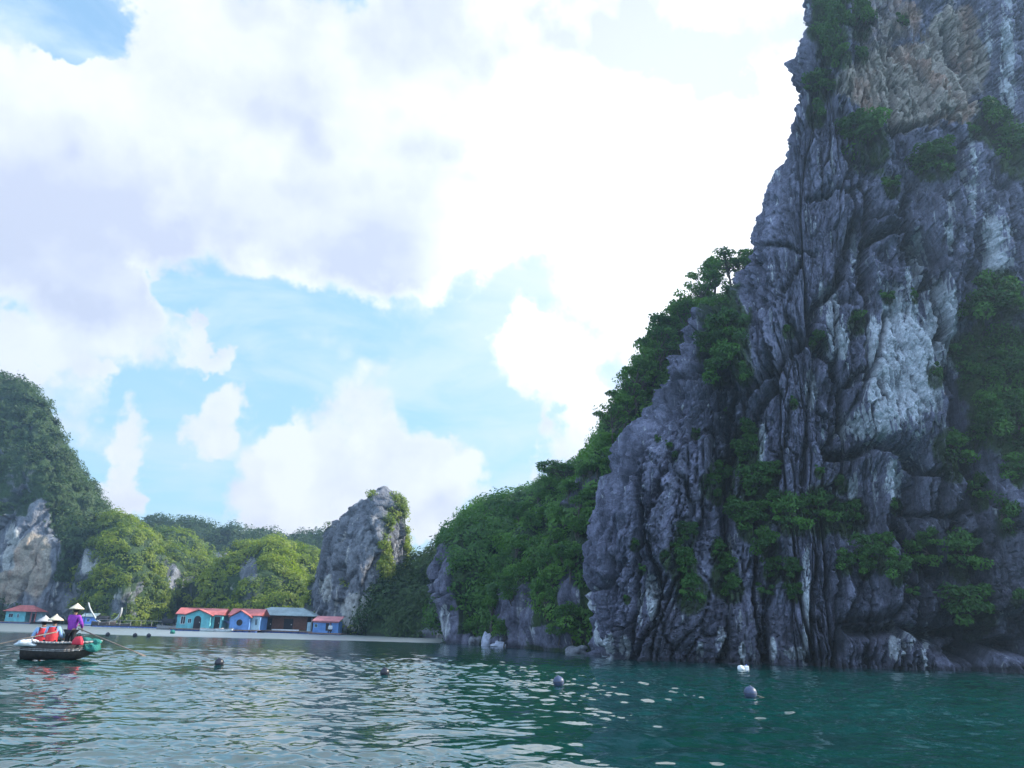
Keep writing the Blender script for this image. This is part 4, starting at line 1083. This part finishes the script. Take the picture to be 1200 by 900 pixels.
buoy(451, 24.2, .28, m_buoy, 'round black buoy floating on bright glittering water', .1)
buoy(655, 22.0, .30, m_buoy2, 'round dark blue buoy where the glitter meets dark water', -.1)
buoy(879.5, 19.8, .31, m_buoy2, 'round pale-topped buoy on dark green water before the cliff', .1)
for px, wd in ((126, 'left end'), (158, 'middle'), (174, 'right end')): buoy(px, 66, .35, m_buoy, 'tiny dark buoy on the pale water band, %s of three' % wd)
buoy(202, 84, .5, m_net, 'small teal float on the pale band before the turquoise house')
# foam litter at the cliff foot
q = W(868, 35)
o = MB().ball((0, 0, .07), (.2, .14, .16), 14, 8, .4, 3).build('foam_block', m_foam, None, True); o.location = q; o.scale = (.8,) * 3; tag(o, 'domed white lump of foam floating at the cliff foot', 'float')
q = W(874.5, 35.2)
e = empty('plastic_jug', q, .3, .8); tag(e, 'squarish white plastic jug floating beside the foam lump', 'jug')
MB().box(-.13, .13, -.1, .1, -.06, .2).build('body', m_foam, e, False, .04)
MB().tube((.02, 0, .2), (.02, 0, .27), .04, .035, 10).build('cap', m_barrel, e, True)
# boulders
for px, Y, r, mat, lab, sd in ((571, 68, (.55, .5, .75), m_lilac, 'upright pale lilac boulder at the water below the wooded slope', 1), (586, 66, (1.2, .7, .28), m_lilac, 'flat pale rock just above the water right of the lilac boulder', 2),
      (590, 68, (.45, .4, .9), m_stone, 'knobbly grey boulder behind the flat pale rock', 3), (600, 67.5, (1.0, .8, 1.0), m_stone, 'broad grey boulder right of the flat pale rock', 4),
      (613, 66, (.28, .25, .35), m_stone, 'small pointed pale stone at the water edge', 5), (621, 66, (.4, .35, .65), m_stone, 'narrow grey stone standing in shade right of the pointed stone', 6), (560, 71, (.9, .6, .5), m_stone, 'low dark boulder left of the lilac boulder', 7),
      (634, 62, (.7, .5, .4), m_stone, 'low damp stone at the foot of the wooded slope', 8), (676, 53, (.7, .5, .35), m_stone, 'low pale stone in the gap beside the near cliff', 9)):
    o = MB().ball((0, 0, r[2] * .45), r, 22, 14, .32 if sd == 1 else .5, sd).build('boulder', mat, None, True); o.location = W(px, Y); o.rotation_euler = (0, 0, sd); tag(o, lab, 'boulder')

# ---------------------------------------------------------------- rowing boat and its people
def skin_mesh(name, joints, edges, mat, parent, root=0, sub=2):
    me = bpy.data.meshes.new(name); me.from_pydata([j[0] for j in joints], edges, []); me.materials.append(mat)
    o = bpy.data.objects.new(name, me); COL.objects.link(o); o.parent = parent
    o.modifiers.new('skin', 'SKIN').use_smooth_shade = True
    sv = me.skin_vertices[0].data if me.skin_vertices else None
    if sv is None:
        bpy.context.view_layer.objects.active = o; sv = me.skin_vertices[0].data
    for i, j in enumerate(joints):
        r = j[1]; sv[i].radius = (r, r) if not isinstance(r, tuple) else r; sv[i].use_root = (i == root)
    m = o.modifiers.new('sub', 'SUBSURF'); m.levels = sub; m.render_levels = sub
    return o
def person(loc, rz, label, arms, sit, hat_mat, top_mat, leg_mat, lean=0.0, vest=None, scale=1.0, hat=True):
    """arms: ((elbow, hand) right, (elbow, hand) left) in the person's frame, who faces +y"""
    e = empty('person', loc, rz, scale); tag(e, label, 'person')
    hz = .0 if sit else .80
    ln = lambda z: (z) * lean
    J = [((0, 0, hz + .02), .125), ((0, ln(.2), hz + .20), .11), ((0, ln(.4), hz + .38), .13), ((0, ln(.52), hz + .50), .06), ((0, ln(.58), hz + .57), .052), ((0, ln(.66) + .01, hz + .66), .085), ((0, ln(.72) + .01, hz + .74), .075),
         ((0, ln(.66) + .10, hz + .64), .018)]
    E = [(0, 1), (1, 2), (2, 3), (3, 4), (4, 5), (5, 6), (5, 7)]
    sleeves = []; 
    for s, (el, ha) in zip((1, -1), arms):
        sh = (s * .165, ln(.45), hz + .45)
        el = (el[0], el[1], el[2] + hz); ha = (ha[0], ha[1], ha[2] + hz)
        i = len(J); J += [(sh, .055), (el, .038), (ha, .024)]; E += [(2, i), (i, i + 1), (i + 1, i + 2)]
        d = np.array(ha) - np.array(el); d /= np.linalg.norm(d); palm = np.array(ha) + d * .06
        J.append((tuple(palm), (.034, .018))); E.append((i + 2, i + 3)); ip = i + 3
        side = np.cross(d, [0, 0, 1]); side /= np.linalg.norm(side) + 1e-9; dn = np.array([0, 0, -1.0])
        for k, L in ((-1.5, .062), (-.5, .074), (.5, .070), (1.5, .055)):
            a = palm + side * k * .017 + d * .035; b = a + d * L * .55 + dn * .004; c2 = b + d * L * .2 + dn * L * .4
            j = len(J); J += [(tuple(a), .0085), (tuple(b), .008), (tuple(c2), .007)]; E += [(ip, j), (j, j + 1), (j + 1, j + 2)]
        a = palm - side * s * .035 - d * .02 + dn * .01; b = a - side * s * .02 + d * .03 + dn * .015
        j = len(J); J += [(tuple(a), .010), (tuple(b), .009)]; E += [(ip, j), (j, j + 1)]
        sleeves.append((sh, el, ha))
    LEG = []
    for s in (1, -1):
        if sit: hip, kn, an, to = (s * .09, .02, hz - .0), (s * .12, .40, hz + .06), (s * .11, .46, hz - .34), (s * .12, .60, hz - .38)
        else: hip, kn, an, to = (s * .09, 0, hz - .04), (s * .11, .03, .44), (s * .12, -.02, .07), (s * .13, .12, .03)
        i = len(J); J += [(hip, .08), (kn, .052), (an, .034), (to, .028)]; E += [(0, i), (i, i + 1), (i + 1, i + 2), (i + 2, i + 3)]
        LEG.append((hip, kn, an))
    skin_mesh('body', J, E, m_skin, e)
    Jt = [((0, 0, hz - (.0 if sit else .07)), (.18, .13)), ((0, ln(.2), hz + .20), (.155, .12)), ((0, ln(.4), hz + .38), (.175, .13)), ((0, ln(.5), hz + .485), (.09, .08))]; Et = [(0, 1), (1, 2), (2, 3)]
    for sh, el, ha in sleeves:
        i = len(Jt); hb = tuple(np.array(el) * .12 + np.array(ha) * .88); Jt += [(sh, .075), (el, .058), (hb, .042)]; Et += [(2, i), (i, i + 1), (i + 1, i + 2)]
    skin_mesh('jacket' if top_mat is m_purple else 'shirt', Jt, Et, top_mat, e)
    Jl = [((0, 0, hz + .03), (.165, .12))]; El = []
    for hip, kn, an in LEG:
        i = len(Jl); Jl += [(hip, .095), (kn, .07), (tuple(np.array(kn) * .08 + np.array(an) * .92), .055)]; El += [(0, i), (i, i + 1), (i + 1, i + 2)]
    skin_mesh('trousers', Jl, El, leg_mat, e)
    hy = ln(.68)
    MB().ball((0, hy - .015, hz + .69), (.098, .105, .115), 14, 9).build('hair', m_hair, e, True)
    if hat:
        n = 24; R = .235; zt = hz + .90; rows = []
        for k in range(7):
            t = k / 6; rows.append([(R * t * cos(a), hy + R * t * sin(a), zt - .19 * t ** .92) for a in np.linspace(0, 2 * PI, n + 1)])
        for k in range(7):
            t = 1 - k / 6; rows.append([((R - .01) * t * cos(a), hy + (R - .01) * t * sin(a), zt - .205 * t ** .92 - .012) for a in np.linspace(0, 2 * PI, n + 1)])
        MB().grid(rows).build('conical_hat', hat_mat, e, True)
    if vest:
        rows = []
        for k in range(8):
            t = k / 7; z = hz + .02 + .42 * t; a0 = .185 + .012 * sin(PI * t) - .03 * t; b0 = .15 + .012 * sin(t * PI)
            rows.append([(a0 * cos(a), ln(z - hz) + b0 * sin(a), z) for a in np.linspace(0, 2 * PI, 21)])
        top = rows[-1]; rows.append([(x * .55, y * .55, z + .05) for x, y, z in top]); rows.insert(0, [(x * .9, y * .9, z) for x, y, z in rows[0]])
        MB().grid(rows).build('life_vest', vest, e, True)
        for x in (-.10, .10): MB().path([(x, -.12 + ln(.4), hz + .40), (x, -.05 + ln(.5), hz + .50), (x, .10 + ln(.45), hz + .44)], .022).build('vest_strap', m_hair, e, True)
    return e

BC = W(70.5, 28.0)
BR = RAD(16)
RB = empty('rowing_boat', BC, BR); tag(RB, 'dark wooden rowing boat with pale gunwale carrying three people in hats', 'boat')
mb, O = boat_hull(2.36, 1.2, .56, .10, 20, .04, .70); mb.v = [(x, y, z - .02) for x, y, z in mb.v]; mb.build('hull', m_wood, RB, True)
for a in (0, 7):
    g = MB(); pts = [O[i][a] for i in range(len(O))]
    for p0, p1 in zip(pts[:-1], pts[1:]): g.tube((p0[0], p0[1], p0[2] - .01), (p1[0], p1[1], p1[2] - .01), .035, .035, 6)
    g.build('gunwale', m_gun, RB, True)
g = MB()
for a, z in ((1, -.02), (1, .03)):
    g.path([(p[0], p[1] * 1.012, p[2] + z) for p in (O[i][a] for i in range(len(O)))], .012)
g.build('rubbing_strake', m_gun, RB, True)
for x in (-.75, -.2, .4): MB().box(x, x + .24, -.48, .48, .30, .34).build('thwart', m_gun, RB, False, .008)
MB().box(-1.12, -.85, -.38, .38, .46, .52).build('stern_deck', m_gun, RB, False, .01)
MB().tube((-.78, -.5, .46), (-.88, -.5, .74), .03, .025).build('rowlock_post', m_gun, RB, True)
MB().tube((.6, -.46, .46), (.6, -.46, .64), .03, .025).build('rowlock_post', m_gun, RB, True)
def bl(x, y, z):
    return Matrix.Translation(Vector(BC)) @ Matrix.Rotation(BR, 4, 'Z') @ Vector((x, y, z))
# rolled pale sacking over the stern
o = MB().ball((0, 0, 0), (.34, .22, .12), 18, 10, .45, 8).build('rolled_sack', m_foam, None, True); o.location = bl(-1.0, -.38, .52); o.rotation_euler = (0, 0, BR + .1)
tag(o, 'rolled whitish sacking lying over the left end of the rowing boat', 'sack')
o = MB().ball((0, 0, 0), (.30, .34, .17), 24, 14, .7, 12).build('fishing_net', m_net, None, True); o.location = bl(.95, -.12, .52); o.rotation_euler = (.2, .25, BR)
tag(o, 'bundled green fishing net heaped over the right end of the rowing boat', 'fishing net')
zf = .12
e = person(W(78.5, 28.0, .22), RAD(-8), 'person standing in purple jacket, black trousers and conical hat, right elbow out, rowing', (((.34, .0, .22), (.24, .20, .08)), ((-.26, .16, .25), (-.14, .36, .20))),
       False, m_hat, m_purple, m_black, .10, scale=1.03)
e.location.z = .12
p2 = person(W(59, 27.7, .53), RAD(8), 'person seated amidships in light blue shirt, red life vest and pale conical hat', (((.25, .10, .22), (.22, .32, .16)), ((-.25, .12, .20), (-.16, .34, .14))), True, m_hat, m_shirt, m_black, .12, m_vest, 1.06)
p3 = person(W(47.5, 28.15, .48), RAD(35), 'person seated leftmost in light blue shirt and red vest under a greyed hat', (((.25, .12, .22), (.18, .34, .16)), ((-.26, .10, .20), (-.18, .34, .14))), True, m_hat2, m_shirt, m_black, .15, m_vest, 1.06)
p4 = person(W(387, 110.9, .56), RAD(180), 'tiny person in white sitting before the small light blue hut', (((.2, .1, .22), (.16, .34, .08)), ((-.2, .1, .22), (-.16, .34, .08))), True, m_hat, m_foam, m_black, .1, None, 1.25, False)
q = np.array(W(87, 27.5, .0)); e = empty('red_bag', (q[0], q[1], .5), 0); tag(e, 'bright red bag propped beside the standing person in purple', 'bag')
MB().add([(-.17, -.08, 0), (.17, -.08, 0), (.17, .08, 0), (-.17, .08, 0), (-.10, -.05, .26), (.09, -.05, .28), (.09, .05, .28), (-.10, .05, .26), (-.16, -.09, .12), (.16, -.09, .12), (.16, .09, .12), (-.16, .09, .12)],
         [(3, 2, 1, 0), (0, 1, 9, 8), (1, 2, 10, 9), (2, 3, 11, 10), (3, 0, 8, 11), (8, 9, 5, 4), (9, 10, 6, 5), (10, 11, 7, 6), (11, 8, 4, 7), (4, 5, 6, 7)]).build('body', m_bag, e, True, .03)
MB().path([(-.06, 0, .26), (-.04, 0, .36), (.04, 0, .37), (.06, 0, .27)], .012).build('handle', m_hair, e)
def oar(p0, p1, label):
    p0, p1 = np.array(p0), np.array(p1); c = (p0 + p1) / 2
    e = empty('oar', c, 0); tag(e, label, 'oar')
    MB().tube(p0 - c, p1 - c, .022, .018).build('shaft', m_stick, e, True)
    d = (p1 - p0) / np.linalg.norm(p1 - p0); s = np.cross(d, [0, 0, 1]); s /= np.linalg.norm(s)
    a, b = p1 - c - d * .55, p1 - c; t = np.array([0, 0, .012])
    MB().add([a - s * .02 - t, a + s * .02 - t, b + s * .07 - t, b - s * .07 - t, a - s * .02 + t, a + s * .02 + t, b + s * .07 + t, b - s * .07 + t],
             [(3, 2, 1, 0), (4, 5, 6, 7), (0, 1, 5, 4), (1, 2, 6, 5), (2, 3, 7, 6), (3, 0, 4, 7)]).build('blade', m_stick, e)
oar(P(67, 740.5, 27.3), P(-8, 756, 26.4), 'long oar reaching left past the seated person in the vest')
oar(P(92, 736.5, 27.5), P(169, 768.5, 26.0), 'long oar slanting down right into the water from the standing rower')

# ---------------------------------------------------------------- air
mh = bpy.data.materials.new('haze_air'); mh.use_nodes = True; t = mh.node_tree; t.nodes.clear()
v = N(t, 'ShaderNodeVolumePrincipled'); v.inputs['Color'].default_value = (.50, .72, 1.0, 1); v.inputs['Density'].default_value = HAZE; v.inputs['Anisotropy'].default_value = .55
t.links.new(v.outputs[0], N(t, 'ShaderNodeOutputMaterial').inputs['Volume'])
o = MB().box(-330, 330, -60, 420, -4, 150).build('haze', mh); tag(o, 'thin bluish sea haze filling the bay', 'haze', kind='stuff')
